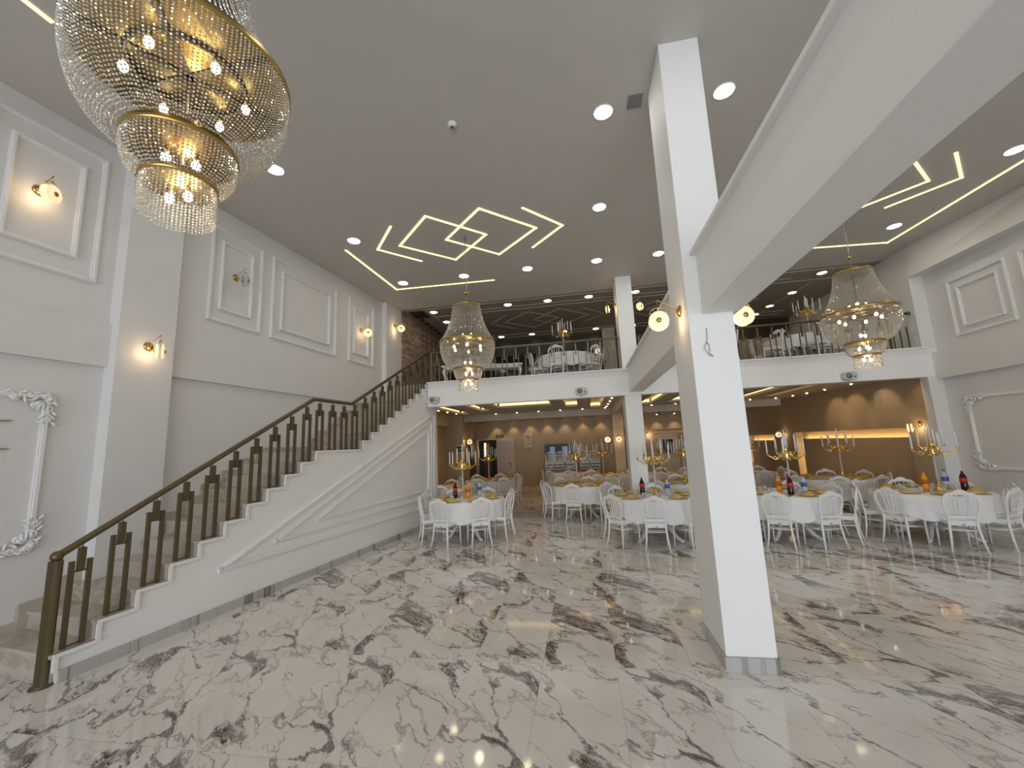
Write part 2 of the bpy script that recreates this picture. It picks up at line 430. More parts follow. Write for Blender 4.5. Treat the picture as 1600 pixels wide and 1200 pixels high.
# mezzanine slab: fascia facing the hall, ceiling below with lit coves
xr = 6.90
struct(MB().box((-3.69, YF, ZL), (xr + 0.3, YF + 0.2, ZM)), 'wall_mezzanine_fascia', M['white'], bevel=0.004)
struct(MB().box((-3.70, YF - 0.05, ZM), (xr + 0.05, YF + 0.25, ZM + 0.03)), 'trim_mezzanine_ledge', M['trim'])
struct(MB().box((-4.75, YF + 0.2, ZM - 0.1), (7.2, 17.6, ZM)), 'floor_mezzanine', M['skirt'])
COVES = [(-3.95, 9.75, -3.62, 12.9), (-3.05, 9.75, -2.78, 12.1), (-2.36, 9.9, -0.82, 11.5), (-0.45, 9.75, -0.1, 12.25), (0.28, 9.75, 0.6, 13.0),
         (1.75, 9.75, 2.1, 12.9), (2.55, 10.2, 4.0, 12.6), (4.4, 9.75, 4.75, 12.9), (5.2, 9.75, 5.45, 12.6)]
ZC = 2.90
def low_ceiling():
    xsn = sorted({-4.75, 7.2} | {c[0] for c in COVES} | {c[2] for c in COVES})
    ysn = sorted({YF + 0.2, 19.4} | {c[1] for c in COVES} | {c[3] for c in COVES})
    mb = MB()
    for i in range(len(xsn) - 1):
        for j in range(len(ysn) - 1):
            cx, cy_ = (xsn[i] + xsn[i + 1]) / 2, (ysn[j] + ysn[j + 1]) / 2
            if any(c[0] < cx < c[2] and c[1] < cy_ < c[3] for c in COVES): continue
            mb.box((xsn[i], ysn[j], ZC), (xsn[i + 1], ysn[j + 1], ZC + 0.04))
    return mb
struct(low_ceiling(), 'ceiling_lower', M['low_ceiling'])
for k, (a, b, c, d) in enumerate(COVES):
    e = 0.09
    mb = MB().box((a - e, b - e, ZC + 0.13), (c + e, d + e, ZC + 0.16))
    mb.box((a - e - .02, b - e, ZC + .04), (a - e, d + e, ZC + .16)).box((c + e, b - e, ZC + .04), (c + e + .02, d + e, ZC + .16))
    o = struct(mb, 'ceiling_cove', M['low_ceiling'])
    mb = MB()
    mb.box((a - e + .005, b, ZC + .045), (a - .055, d, ZC + .12)).box((c + .055, b, ZC + .045), (c + e - .005, d, ZC + .12))
    mb.box((a, d + .055, ZC + .045), (c, d + e - .005, ZC + .12))
    mb.build('led_strip', M['cove'], o)
    # moulded rim round the recess
    mb = MB().box((a - .05, b, ZC - .02), (a, d + .05, ZC)).box((c, b, ZC - .02), (c + .05, d + .05, ZC)).box((a, d, ZC - .02), (c, d + .05, ZC))
    mb.build('rim', M['low_ceiling'], o)
struct(MB().box((-4.75, 13.9, 2.68), (6.2, 14.2, ZC)), 'trim_beam_far', M['low_ceiling'])
struct(MB().box((1.0, 9.95, 2.66), (1.33, 13.75, ZC)), 'trim_beam_low', M['low_ceiling'])
struct(MB().box((-4.75, 9.5, 2.5), (-4.5, 13.7, ZC)).box((-4.75, 14.3, 2.5), (-4.5, 16.9, ZC)), 'trim_beam_wall', M['beige'])

# lower room walls
struct(MB().box((-4.95, YF + 0.3, 0), (-4.75, 17.6, ZM)), 'wall_lower_left', M['beige'])
# far wall with openings: doorway and window
def far_wall():
    mb = MB(); y0, y1 = 17.5, 17.7
    holes = [(-4.62, -3.72, 0, 2.05), (-1.66, -0.46, 0.95, 1.76), (1.66, 1.9, 0, 2.35)]
    xsn = sorted({-4.75, 1.9} | {h[0] for h in holes} | {h[1] for h in holes if h[1] < 1.9}); zsn = sorted({0, ZC} | {h[2] for h in holes} | {h[3] for h in holes})
    for i in range(len(xsn) - 1):
        for j in range(len(zsn) - 1):
            cx, cz = (xsn[i] + xsn[i + 1]) / 2, (zsn[j] + zsn[j + 1]) / 2
            if any(h[0] < cx < h[1] and h[2] < cz < h[3] for h in holes): continue
            mb.box((xsn[i], y0, zsn[j]), (xsn[i + 1], y1, zsn[j + 1]))
    return mb
struct(far_wall(), 'wall_far', M['beige'])
struct(MB().box((2.05, 19.3, 0), (7.3, 19.5, ZC)).box((1.95, 17.7, 0), (2.05, 19.5, ZC)), 'wall_far_right', M['beige'])
struct(MB().box((-4.75, 17.48, 0), (1.6, 17.5, 0.08)), 'baseboard_far', M['beige'])
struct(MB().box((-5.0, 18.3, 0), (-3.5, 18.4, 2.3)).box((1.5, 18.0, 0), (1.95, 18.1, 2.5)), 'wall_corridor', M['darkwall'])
o = struct(MB().box((-4.40, 17.62, 0), (-4.05, 17.72, 1.98)), 'trim_cupboard', M['wood'])
MB().box((-4.34, 17.6, 1.35), (-4.29, 17.62, 1.92)).build('lit_gap', M['downwarm'], o)
struct(MB().box((-4.74, 16.6, 0), (-4.70, 17.48, 2.08)), 'trim_wood_panel', M['wood'])
# doors
d = struct(MB().box((-4.7, 17.44, 0), (-4.62, 17.5, 2.11)).box((-3.06, 17.44, 0), (-2.98, 17.5, 2.11)).box((-4.62, 17.44, 2.05), (-3.06, 17.5, 2.11)), 'door_1', M['doorwhite'])
leaf = MB().box((-3.76, 17.42, 0.01), (-3.06, 17.47, 2.05)).build('door_leaf', M['doorwhite'], d)
frame_on(lambda x, z, q: Vector((x, 17.42 - q, z)), -3.66, -3.16, 1.05, 1.95, 0.03, 0.008).build('door_panel', M['doorwhite'], leaf)
frame_on(lambda x, z, q: Vector((x, 17.42 - q, z)), -3.66, -3.16, 0.12, 0.92, 0.03, 0.008).build('door_panel', M['doorwhite'], leaf)
MB().box((-3.26, 17.37, 1.0), (-3.12, 17.39, 1.03)).lathe([(0.022, 0), (0.022, 0.04)], 12, (-3.13, 17.42, 0.93), Matrix.Rotation(PI / 2, 3, 'X')).build('door_handle', M['black'], leaf)
d = struct(MB().box((3.32, 19.24, 0), (3.4, 19.3, 2.0)).box((4.1, 19.24, 0), (4.18, 19.3, 2.0)).box((3.4, 19.24, 1.93), (4.1, 19.3, 2.0)), 'door_2', M['doorwhite'])
leaf = MB().box((3.4, 19.25, 0), (4.1, 19.29, 1.93)).build('door_leaf', M['doorwhite'], d)
MB().box((3.50, 19.23, 1.15), (3.70, 19.255, 1.76)).box((3.74, 19.23, 1.15), (3.96, 19.255, 1.76)).build('door_pane', M['darkglass'], leaf)
# window in the far wall
wn_ = struct(MB().box((-1.66, 17.44, .95), (-1.54, 17.56, 1.76)).box((-.58, 17.44, .95), (-.46, 17.56, 1.76)).box((-1.54, 17.44, .95), (-.58, 17.56, 1.08)).box((-1.54, 17.44, 1.65), (-.58, 17.56, 1.76)).box((-1.12, 17.44, 1.08), (-1.02, 17.56, 1.65)), 'window_1', M['black'])
for a, b in ((-1.54, -1.12), (-1.02, -.58)):
    MB().box((a, 17.55, 1.08), (b, 17.56, 1.65)).build('window_pane', M['screen'], wn_)
    for u0, u1 in ((a, a + .10), (b - .10, b)):
        mb = MB(); pts = [(u0 + (u1 - u0) * t / 10, 17.535 + 0.008 * math.sin(t * 1.9)) for t in range(11)]
        mb.strip([(x, y, 1.08) for x, y in pts], [(x, y, 1.65) for x, y in pts], (0, 1, 0), 0.003)
        mb.build('curtain', M['cable'], wn_)
# wainscot mouldings right part of the far wall
for (a, b, c, d_) in ((2.3, 2.9, 1.95, 2.2), (4.05, 6.4, 0.25, 1.05), (2.3, 6.4, 2.02, 2.25), (4.05, 6.4, 1.15, 1.9)):
    struct(frame_on(lambda x, z, q: Vector((x, 19.3 - q, z)), a, b, c, d_, 0.04, 0.015), 'trim_far_moulding', M['beige'])
for (a, b) in ((9.2, 11.0), (11.2, 13.5), (14.5, 16.4)):
    struct(frame_on(lambda y, z, q: Vector((-4.75 + q, y, z)), a, b, 1.0, 2.25, 0.04, 0.015), 'trim_side_moulding', M['beige'])

# right wall: lower room part with two lit niches
XN = 7.0
def niche_wall():
    mb = MB(); holes = [(10.2, 15.05, 0.35, 1.81), (16.5, 19.2, 0.35, 1.77)]
    ysn = sorted({YF + 0.2, 19.4} | {h[0] for h in holes} | {h[1] for h in holes}); zsn = [0, .35, 1.77, 1.81, ZM]
    for i in range(len(ysn) - 1):
        for j in range(len(zsn) - 1):
            c1, c2 = (ysn[i] + ysn[i + 1]) / 2, (zsn[j] + zsn[j + 1]) / 2
            if any(h[0] < c1 < h[1] and h[2] < c2 < h[3] for h in holes): continue
            mb.box((XN, ysn[i], zsn[j]), (XN + 0.25, ysn[i + 1], zsn[j + 1]))
    mb.box((XN + 0.25, 9.5, 0), (XN + 0.33, 19.4, 2.5))
    return mb
nw = struct(niche_wall(), 'wall_lower_right', M['beige'])
for (a, b, t) in ((10.2, 15.05, 1.81), (16.5, 19.2, 1.77)):
    # inner panel stands proud of the recess back; the LED behind its top and far edge lights the gap
    MB().box((XN + 0.10, a, 0.35), (XN + 0.14, b - 0.24, t - 0.21)).build('inner_panel', M['beige'], nw)
    MB().box((XN + 0.145, a + 0.02, t - 0.25), (XN + 0.17, b - 0.26, t - 0.225)).box((XN + 0.145, b - 0.285, 0.4), (XN + 0.17, b - 0.26, t - 0.25)).build('led_strip', M['niche_led'], nw)

# right wall of the hall
XW = 7.15
struct(MB().box((XW, -9, 0), (XW + 0.3, YF, 4.9)), 'wall_right', M['wall'])
struct(MB().box((xr, YF, 0), (XW + 0.3, YF + 0.2, ZL)).box((xr, YF, ZM), (XW + 0.3, YF + 0.2, 4.9)), 'trim_pier_right', M['wall'])
struct(MB().box((xr + 0.14, -9, 2.745), (XW, YF, 3.27)), 'trim_band_right', M['wall'])
def bulkhead():
    a = [(xr, 19.4), (xr, YF), (xr + 0.05, 7.0), (xr + 0.15, 2.0), (xr + 0.15, -9)]
    t = [(6.98, 19.4), (7.08, YF), (7.42, 7.0), (7.6, 2.0), (7.6, -9)]
    mb = MB(); n = len(a)
    vs = [(x, y, 4.9) for x, y in a] + [(x, y, H) for x, y in t] + [(8.4, y, 4.9) for x, y in a] + [(8.4, y, H) for x, y in t]
    fs = []
    for i in range(n - 1):
        fs += [(i, n + i, n + i + 1, i + 1), (2 * n + i, i, i + 1, 2 * n + i + 1), (2 * n + i, 2 * n + i + 1, 3 * n + i + 1, 3 * n + i)]
    return mb.add(vs, fs)
struct(bulkhead(), 'wall_right_upper', M['wall'])
struct(MB().box((xr, YF + 0.2, ZM), (XN + 0.3, 17.6, 4.9)), 'wall_mezzanine_right', M['wall'])
def right_pt(y, z, o): return Vector((XW - o, y, z))
panel(right_pt, (7.69, 8.80, 3.48, 4.57), (7.85, 8.62, 3.62, 4.41), 'white double moulding nearest the mezzanine on the right wall')
panel(right_pt, (5.8, 7.48, 3.48, 4.57), (6.0, 7.3, 3.62, 4.41), 'white double moulding at the right edge of the wall')
panel(right_pt, (3.8, 5.5, 3.48, 4.57), (4.0, 5.3, 3.62, 4.41), 'white double moulding past the right edge')

# upstairs: stone wall, dark back wall, pale wood pier
struct(MB().box((-4.95, 10.16, ZM), (-4.75, 17.6, H)), 'wall_stone', M['stone'])
struct(MB().box((-4.75, 14.35, ZM), (7.3, 14.5, H)), 'wall_mezzanine_back', M['darkwall'])
wd = struct(MB().box((-4.5, 14.28, ZM + .02), (0.7, 14.35, 5.05)), 'window_2', M['darkglass'])
struct(MB().box((0.9, 13.7, ZM), (1.3, 14.3, H)), 'trim_wood_pier', M['lightwood'])
mb = MB()
for k in range(9): mb.box((2.2 + k * 0.52, 14.2, ZM), (2.2 + k * 0.52 + 0.49, 14.35, 4.95))
struct(mb, 'trim_wood_panelling', M['lightwood'])
# front of the hall (behind the camera): glazed facade
mb = MB().box((-7.0, -9.15, 0), (-5.4, -9.0, H)).box((6.8, -9.15, 0), (8.4, -9.0, H)).box((-5.4, -9.15, 3.75), (6.8, -9.0, H)).box((-5.4, -9.15, 0), (6.8, -9.0, 0.25))
for k in range(1, 6): mb.box((-5.4 + k * 2.03 - .04, -9.12, .25), (-5.4 + k * 2.03 + .04, -9.02, 3.75))
struct(mb, 'wall_front', M['wall'])

# ================================================================== STAIRCASE
ZT = [0.24 + 0.16 * k for k in range(11)] + [2.0 + 0.153 * k for k in range(9)]      # tread tops 1..20
YT = [2.9 + 0.282 * k for k in range(11)] + [6.85 + 0.272 * k for k in range(9)]      # nosing of each tread
YE = YT[1:] + [9.30]
up = Vector((0.118, 1, 0)).normalized(); rn = Vector((1, -0.118, 0)).normalized()
def sp(y, z, o=0.0): return Vector((xs(y), y, z)) + rn * o
st = empty('staircase', (0, 0, 0)); st['kind'] = 'structure'; st['label'] = 'marble staircase climbing the left wall to the mezzanine'
prof = [(2.94, 0)]
for k in range(20): prof += [(YT[k] + 0.02, ZT[k] - 0.02), (YE[k] + 0.02, ZT[k] - 0.02)]
prof[-1] = (9.29, ZT[19] - 0.02); prof += [(9.295, ZM - 0.02), (9.299, 0)]
mb = MB()
A = [sp(y, z) for y, z in prof]; B = [sp(y, z, -0.12) for y, z in prof]; n_ = len(A)
mb.add(A + B, [tuple(range(n_)), tuple(range(n_, 2 * n_))[::-1]] + [(i, n_ + i, n_ + (i + 1) % n_, (i + 1) % n_) for i in range(n_)])
mb.build('stringer_wall', M['white'], st)
mb = MB()
mb.prism([(9.295, 0), (9.79, 0), (9.79, ZC + .02), (9.50, ZC + .02), (9.50, ZL), (9.295, ZL)], (xs(9.3) - 0.118 * 9.3, 0, 0), (0.118, 1, 0), (0, 0, 1), (-1, 0, 0), 0.12)
struct(mb, 'wall_stair_end', M['white'])
def slab(y0, y1, z0, z1, o0=-0.0, left=None):
    a = [sp(y0, 0, o0), sp(y1, 0, o0), Vector((xl(y1) , y1, 0)), Vector((xl(y0), y0, 0))]
    # the left end meets the wall a little further back, square to the flight
    a[2] = Vector((xl(y1 + 0.14), y1 + 0.14, 0)); a[3] = Vector((xl(y0 + 0.14), y0 + 0.14, 0))
    vs = [(p.x, p.y, z0) for p in a] + [(p.x, p.y, z1) for p in a]
    return MB().add(vs, [(0, 3, 2, 1), (4, 5, 6, 7), (0, 1, 5, 4), (1, 2, 6, 5), (2, 3, 7, 6), (3, 0, 4, 7)])
for k in range(20):
    slab(YT[k] - 0.015, YE[k] + 0.02, ZT[k] - 0.03, ZT[k], 0.012).build('tread', M['stair'], st)
    z0 = ZT[k - 1] if k else 0
    slab(YT[k], YT[k] + 0.03, z0, ZT[k] - 0.03, -0.02).build('riser', M['stair'], st)
slab(9.30, 9.33, ZT[-1], ZM, -0.02).build('riser', M['stair'], st)
# thin pale edging that follows the steps on the stringer
mb = MB()
for k in range(20):
    mb.bar(sp(YT[k], ZT[k] - 0.015, 0.012), sp(YE[k], ZT[k] - 0.015, 0.012), 0.03, 0.03)
    if k < 19: mb.bar(sp(YE[k] + .012, ZT[k] - 0.03, 0.01), sp(YE[k] + .012, ZT[k + 1] - 0.03, 0.01), 0.03, 0.03, up=up)
mb.bar(sp(YT[0] + .02, 0.1, 0.01), sp(YT[0] + .02, ZT[0] - 0.03, 0.01), 0.03, 0.03, up=up)
mb.build('edging', M['trim'], st)
# stepped skirting along the left wall
mb = MB()
for k in range(20):
    y0, y1 = YT[k] + 0.10, YE[k] + 0.16
    n = Vector((1, -SL, 0)).normalized() * 0.02
    a, b = Vector((xl(y0), y0, 0)), Vector((xl(y1), y1, 0))
    vs = [(p.x, p.y, z) for p in (a, a + n, b + n, b) for z in (ZT[k], ZT[k] + 0.09)]
    mb.add(vs, [(0, 2, 3, 1), (2, 4, 5, 3), (4, 6, 7, 5), (1, 3, 5, 7)])
    vs = [(p.x, p.y, z) for p in (b - Vector((0, .1, 0)), b + n - Vector((0, .1, 0)), b + n, b) for z in (ZT[k], ZT[k] + 0.24)]
    if k < 19: mb.add(vs, [(0, 2, 3, 1), (2, 4, 5, 3), (4, 6, 7, 5), (1, 3, 5, 7)])
mb.build('wall_skirting', M['stair'], st)
mb = MB(); mb.bar(sp(2.95, 0.05, 0.012), sp(9.29, 0.05, 0.012), 0.024, 0.10); mb.build('floor_skirting', M['skirt'], st)
# nested triangle mouldings on the stringer wall
def at_s(px, py):                                     # point of the stringer plane seen at a pixel
    d = R_ * ((px - 800) / F) + D_ * ((py - 600) / F) + fw
    n = Vector((1, -0.118, 0)); p0 = Vector((-4.45, 2.94, 0))
    return CAM + d * ((p0 - CAM).dot(n) / d.dot(n))
def mould(pts, wd=0.045):
    mb = MB()
    P3 = [at_s(*p) + rn * 0.008 for p in pts]
    for i in range(len(P3)):
        a, b = P3[i], P3[(i + 1) % len(P3)]
        e = (b - a).normalized() * wd * 0.4
        mb.bar(a - e, b + e, wd * 1.15, 0.03, up=rn); mb.bar(a - e * .4 + rn * .016, b + e * .4 + rn * .016, wd * .5, 0.03, up=rn)
    return mb
mould([(343, 890), (677.5, 647), (677.5, 789)], 0.05).build('triangle_moulding', M['trim'], st)
mould([(430, 845), (673, 658), (673, 776)], 0.045).build('triangle_moulding', M['trim'], st)
mould([(497, 811), (669, 673), (669, 766)], 0.045).build('triangle_moulding', M['trim'], st)

# stair railing: newel, handrail, fork-shaped balusters (two legs, crossbar, short middle post)
rl = empty('stair_railing', sp(2.9, 0, -0.06), label='bronze stair railing with fork-shaped balusters along the marble stairs', category='railing')
def rp(y, z, o=-0.055): return sp(y, z, o) - rl.location
MB().lathe([(0.001, 0.985), (0.047, 0.985), (0.047, 0.02), (0.055, 0.02), (0.055, 0.0), (0.001, 0)][::-1], 20, rp(2.885, 0, -0.06)).build('newel_post', M['bronze'], rl)
MB().lathe([(0.001, 0), (0.075, 0), (0.07, 0.012), (0.001, 0.012)], 24).build('newel_base', M['bronze'], rl).location = rp(2.885, 0, -0.06)
RH = 0.775
rail_pts = [(2.885, 1.02), (2.93, 1.045), (5.72, 1.875 + RH), (6.62, 1.88 + RH), (9.42, 3.38 + RH + 0.03)]
mb = MB(); mb.tube([rp(y, z) for y, z in rail_pts], 0.03, 10); mb.ball(rp(2.885, 1.02), 0.045, 12)
mb.build('handrail', M['bronze'], rl)
def rail_z(y):
    for (a, za), (b, zb) in zip(rail_pts, rail_pts[1:]):
        if a <= y <= b: return za + (zb - za) * (y - a) / (b - a)
    return rail_pts[-1][1]
def fork(y, zb, name='baluster'):
    top = rail_z(y) - 0.03
    h = top - zb
    mb = MB()
    for s in (-1, 1): mb.bar(rp(y + s * 0.062, zb), rp(y + s * 0.062, zb + h - 0.135), 0.032, 0.032, up=rn)
    mb.bar(rp(y - 0.062, zb + h - 0.225), rp(y + 0.062, zb + h - 0.225), 0.014, 0.014)
    mb.bar(rp(y, zb + h - 0.232), rp(y, top - 0.028), 0.044, 0.044, up=rn)
    mb.bar(rp(y - 0.062, zb + 0.012), rp(y + 0.062, zb + 0.012), 0.012, 0.012)
    o = mb.build(name, M['bronze'], rl)
    MB().tube([rp(y, top - 0.03), rp(y, top + 0.01)], 0.008, 6).build('pin', M['steel'], o)
for k in range(20):
    if k == 10:
        for y in (5.85, 6.14, 6.42, 6.70): fork(y, ZT[k])
    else: fork((YT[k] + YE[k]) / 2 + 0.01, ZT[k])
# landing-top newel
MB().bar(rp(9.40, 3.38), rp(9.40, 4.18), 0.045, 0.045, up=rn).build('newel_post', M['bronze'], rl)

# mezzanine railing
def mezz_rail(x0, x1, zr, mt, label, dx=0.283):
    r = empty('mezzanine_railing', (x0, 9.42, ZM + 0.03), label=label, category='railing')
    L = x1 - x0; h = zr - ZM - 0.03
    MB().tube([(0, 0, h), (L, 0, h)], 0.024, 8).build('handrail', mt, r)
    n = int(L / dx)
    for k in range(n):
        x = (k + 0.5) * L / n; mb = MB()
        for s in (-1, 1): mb.bar((x + s * 0.058, 0, 0), (x + s * 0.058, 0, h - 0.22), 0.018, 0.018, up=(0, 1, 0))
        mb.bar((x - 0.058, 0, h - 0.31), (x + 0.058, 0, h - 0.31), 0.012, 0.012)
        mb.bar((x, 0, h - 0.31), (x, 0, h - 0.06), 0.034, 0.034, up=(0, 1, 0)).bar((x, 0, h - 0.07), (x, 0, h), 0.012, 0.012, up=(0, 1, 0))
        mb.build('baluster', mt, r)
    MB().bar((0, 0, 0), (0, 0, h), 0.035, 0.035, up=(0, 1, 0)).build('end_post', mt, r)
    MB().bar((L, 0, 0), (L, 0, h), 0.035, 0.035, up=(0, 1, 0)).build('end_post', mt, r)
mezz_rail(-3.62, 0.97, 4.17, M['railgrey'], 'champagne metal mezzanine railing between the stairs and the column')
mezz_rail(1.42, 6.45, 4.17, M['bronze'], 'dark bronze mezzanine railing right of the column')
mb = MB().tube([(6.45, 9.42, 4.17), (6.86, 9.42, 4.17)], 0.024, 8).ball((6.86, 9.42, 4.17), 0.04, 10)
for k in range(3): mb.bar((6.52 + k * 0.13, 9.42, ZM + .03), (6.52 + k * .13, 9.42, 4.02 - .07 * k), .02, .02, up=(0, 1, 0))
thing(mb, 'railing_end', M['bronze'], 'short dark end section of the mezzanine railing beside the right pier', 'railing')

# ================================================================== CHAIRS
def back_curve(n=34):
    """outer outline of the chair back (x, z) from the left foot of the back, over the crest, to the right"""
    half = [(0.160, 0.43), (0.163, 0.48), (0.180, 0.55), (0.198, 0.62), (0.207, 0.68), (0.206, 0.73), (0.194, 0.78), (0.168, 0.818), (0.135, 0.842), (0.10, 0.848), (0.075, 0.856), (0.05, 0.876), (0.025, 0.886), (0.0, 0.89)]
    return [(-x, z) for x, z in half] + [(x, z) for x, z in half[::-1][1:]]
def inner_curve():
    half = [(0.136, 0.43), (0.139, 0.48), (0.155, 0.55), (0.173, 0.62), (0.182, 0.68), (0.180, 0.72), (0.168, 0.755), (0.145, 0.788), (0.115, 0.800), (0.09, 0.790), (0.068, 0.812), (0.045, 0.800), (0.022, 0.822), (0.0, 0.805)]
    return [(-x, z) for x, z in half] + [(x, z) for x, z in half[::-1][1:]]
def lean(z): return -0.195 - max(0, z - 0.43) * 0.16
def bm_back():
    mb = MB()
    A = [(x, lean(z), z) for x, z in back_curve()]; B = [(x, lean(z), z) for x, z in inner_curve()]
    mb.strip(A, B, (0, -1, -0.16), 0.022)
    # lower cross rail with scalloped edge
    n = 16
    top = [(-0.142 + 0.284 * i / n, lean(.505), 0.505 + (0.008 if i % 4 == 0 else 0.0) + 0.010 * (i in (0, n))) for i in range(n + 1)]
    bot = [(x, y, 0.472 + 0.008 * abs(math.sin(i * PI / 4))) for i, (x, y, z) in enumerate(top)]
    mb.strip(top, bot, (0, -1, 0), 0.02)
    return mb
def bm_spindle(k):
    x0, x1 = (-0.066, -0.022, 0.022, 0.066)[k] * 0.95, (-0.09, -0.034, 0.034, 0.09)[k]
    mb = MB(); pts = []; rad = []
    for i in range(13):
        t = i / 12; z = 0.50 + (0.80 - 0.50) * t
        pts.append((x0 + (x1 - x0) * t, lean(z) - 0.01, z))
        rad.append(0.0055 + (0.0045 if i in (3, 6, 9) else 0) + (0.003 if i in (0, 12) else 0))
    return mb.tube(pts, rad, 6)
def bm_seat():
    mb = MB()
    poly = [(-0.165, -0.20), (0.165, -0.20), (0.185, -0.05), (0.20, 0.12), (0.19, 0.18), (0.15, 0.20), (-0.15, 0.20), (-0.19, 0.18), (-0.20, 0.12), (-0.185, -0.05)]
    mb.prism(poly, (0, 0, 0.405), (1, 0, 0), (0, 1, 0), (0, 0, 1), 0.03)
    mb.box((-0.155, -0.20, 0.365), (0.155, -0.182, 0.405)).box((-0.17, 0.165, 0.375), (0.17, 0.18, 0.405))
    mb.box((-0.168, -0.18, 0.375), (-0.155, 0.165, 0.405)).box((0.155, -0.18, 0.375), (0.168, 0.165, 0.405))
    return mb
def bm_leg(k):
    s = -1 if k % 2 == 0 else 1
    if k < 2: return MB().tube([(s * 0.165, 0.165, 0.40), (s * 0.167, 0.168, 0.30), (s * 0.17, 0.172, 0.0)], [0.021, 0.018, 0.012], 8)
    return MB().tube([(s * 0.148, -0.205, 0.46), (s * 0.152, -0.203, 0.34), (s * 0.166, -0.222, 0.17), (s * 0.192, -0.258, 0.0)], [0.017, 0.018, 0.0155, 0.012], 8)
def bm_stretch():
    mb = MB()
    mb.tube([(-0.152, -0.207, 0.30), (0.152, -0.207, 0.30)], 0.010, 6)
    for s in (-1, 1): mb.tube([(s * 0.154, -0.207, 0.30), (s * 0.167, 0.168, 0.27)], 0.0095, 6)
    mb.tube([(-0.16, 0.0, 0.285), (0.16, 0.0, 0.285)], 0.009, 6)
    return mb
def joined(parts):
    mb = MB()
    for p in parts:
        o = len(mb.v); mb.v += p.v; mb.f += [tuple(i + o for i in f) for f in p.f]; mb.sm += p.sm
    return mb
CM = {'backrest': bm_back().mesh('backrest', M['chair']), 'seat': bm_seat().mesh('seat', M['chair']),
      'stretcher': bm_stretch().mesh('stretcher', M['chair'])}
for k in range(4):
    CM['spindle%d' % k] = bm_spindle(k).mesh('spindle', M['chair']); CM['leg%d' % k] = bm_leg(k).mesh('leg', M['chair'])
SLOT = MB().box((-0.012, -0.2035, 0.378), (0.022, -0.199, 0.388)).mesh('maker_slot', M['black'])
CHAIR_ONE = joined([bm_back(), bm_seat(), bm_stretch()] + [bm_spindle(k) for k in range(4)] + [bm_leg(k) for k in range(4)]).mesh('chair_whole', M['chair'])
def mk(me, name, parent):
    o = bpy.data.objects.new(name, me); col.objects.link(o); o.parent = parent; return o
def make_chair():
    r = empty('banquet_chair', (0, 0, 0))
    mk(CM['backrest'], 'backrest', r)
    for k in range(4): mk(CM['spindle%d' % k], 'spindle', r)
    s = mk(CM['seat'], 'seat', r); mk(SLOT, 'slot', s)
    for k in range(4): mk(CM['leg%d' % k], 'leg', r)
    mk(CM['stretcher'], 'stretcher', r)
    return r
PROTO = [None]
def chair(x, y, z, rz, label, group, full):
    if full:
        if PROTO[0] is None: PROTO[0] = o = make_chair()
        else: o = copy_tree(PROTO[0])
    else:
        o = bpy.data.objects.new('banquet_chair', CHAIR_ONE); col.objects.link(o)
    o.location = (x, y, z); o.rotation_euler = (0, 0, rz)
    o['label'] = label; o['category'] = 'chair'; o['group'] = group
    return o

# ================================================================== TABLEWARE
def bottle_proto(kind):
    liquid, lab = {'cola': ('cola', 'red'), 'orange': ('orange', 'orangelabel'), 'water': ('glass', 'blue')}[kind]
    nm = {'cola': 'cola_bottle', 'orange': 'orange_soda_bottle', 'water': 'water_bottle'}[kind]
    r = empty(nm, (0, 0, 0))
    MB().lathe([(0.001, 0), (0.04, 0), (0.046, 0.02), (0.046, 0.09), (0.041, 0.12), (0.046, 0.15), (0.046, 0.2), (0.038, 0.24), (0.017, 0.285), (0.014, 0.30), (0.001, 0.30)], 16).build('bottle_body', M[liquid], r)
    MB().lathe([(0.0475, 0.135), (0.0475, 0.205)], 16).build('bottle_label', M[lab], r)
    MB().lathe([(0.001, 0.298), (0.017, 0.298), (0.017, 0.32), (0.001, 0.32)], 12).build('bottle_cap', M['red' if kind == 'cola' else 'orange' if kind == 'orange' else 'blue'], r)
    return r
BP = {}
def bottle(kind, x, y, table):
    if kind not in BP: BP[kind] = o = bottle_proto(kind)
    else: o = copy_tree(BP[kind])
    o.location = (x, y, 0.757)
    what = {'cola': 'dark cola bottle with red label', 'orange': 'bottle of orange soda', 'water': 'clear water bottle with blue label'}[kind]
    o['label'] = what + ' on ' + table; o['category'] = 'bottle'; o['group'] = 'drink bottles on the front tables'
MATME = MB().lathe([(0.001, 0.0), (0.165, 0.0), (0.17, 0.004), (0.165, 0.008), (0.12, 0.006), (0.001, 0.006)], 28).mesh('placemat', M['mat'])
NAPME = MB().lathe([(0.001, 0.0), (0.10, 0.0), (0.108, 0.012), (0.085, 0.03), (0.05, 0.036), (0.03, 0.055), (0.001, 0.06)], 9).mesh('napkin', M['mat'])
PLME = MB().lathe([(0.001, 0.0), (0.06, 0.0), (0.115, 0.014), (0.113, 0.018), (0.06, 0.006), (0.001, 0.006)], 24).mesh('plate', M['silver'])
GLME = MB().lathe([(0.001, 0.0), (0.028, 0.0), (0.033, 0.09), (0.031, 0.09), (0.027, 0.006), (0.001, 0.006)], 14).mesh('tumbler', M['glass'])
def simple_copy(me, name, loc, label, cat, group):
    o = bpy.data.objects.new(name, me); col.objects.link(o); o.location = loc
    o['label'] = label; o['category'] = cat; o['group'] = group
    return o

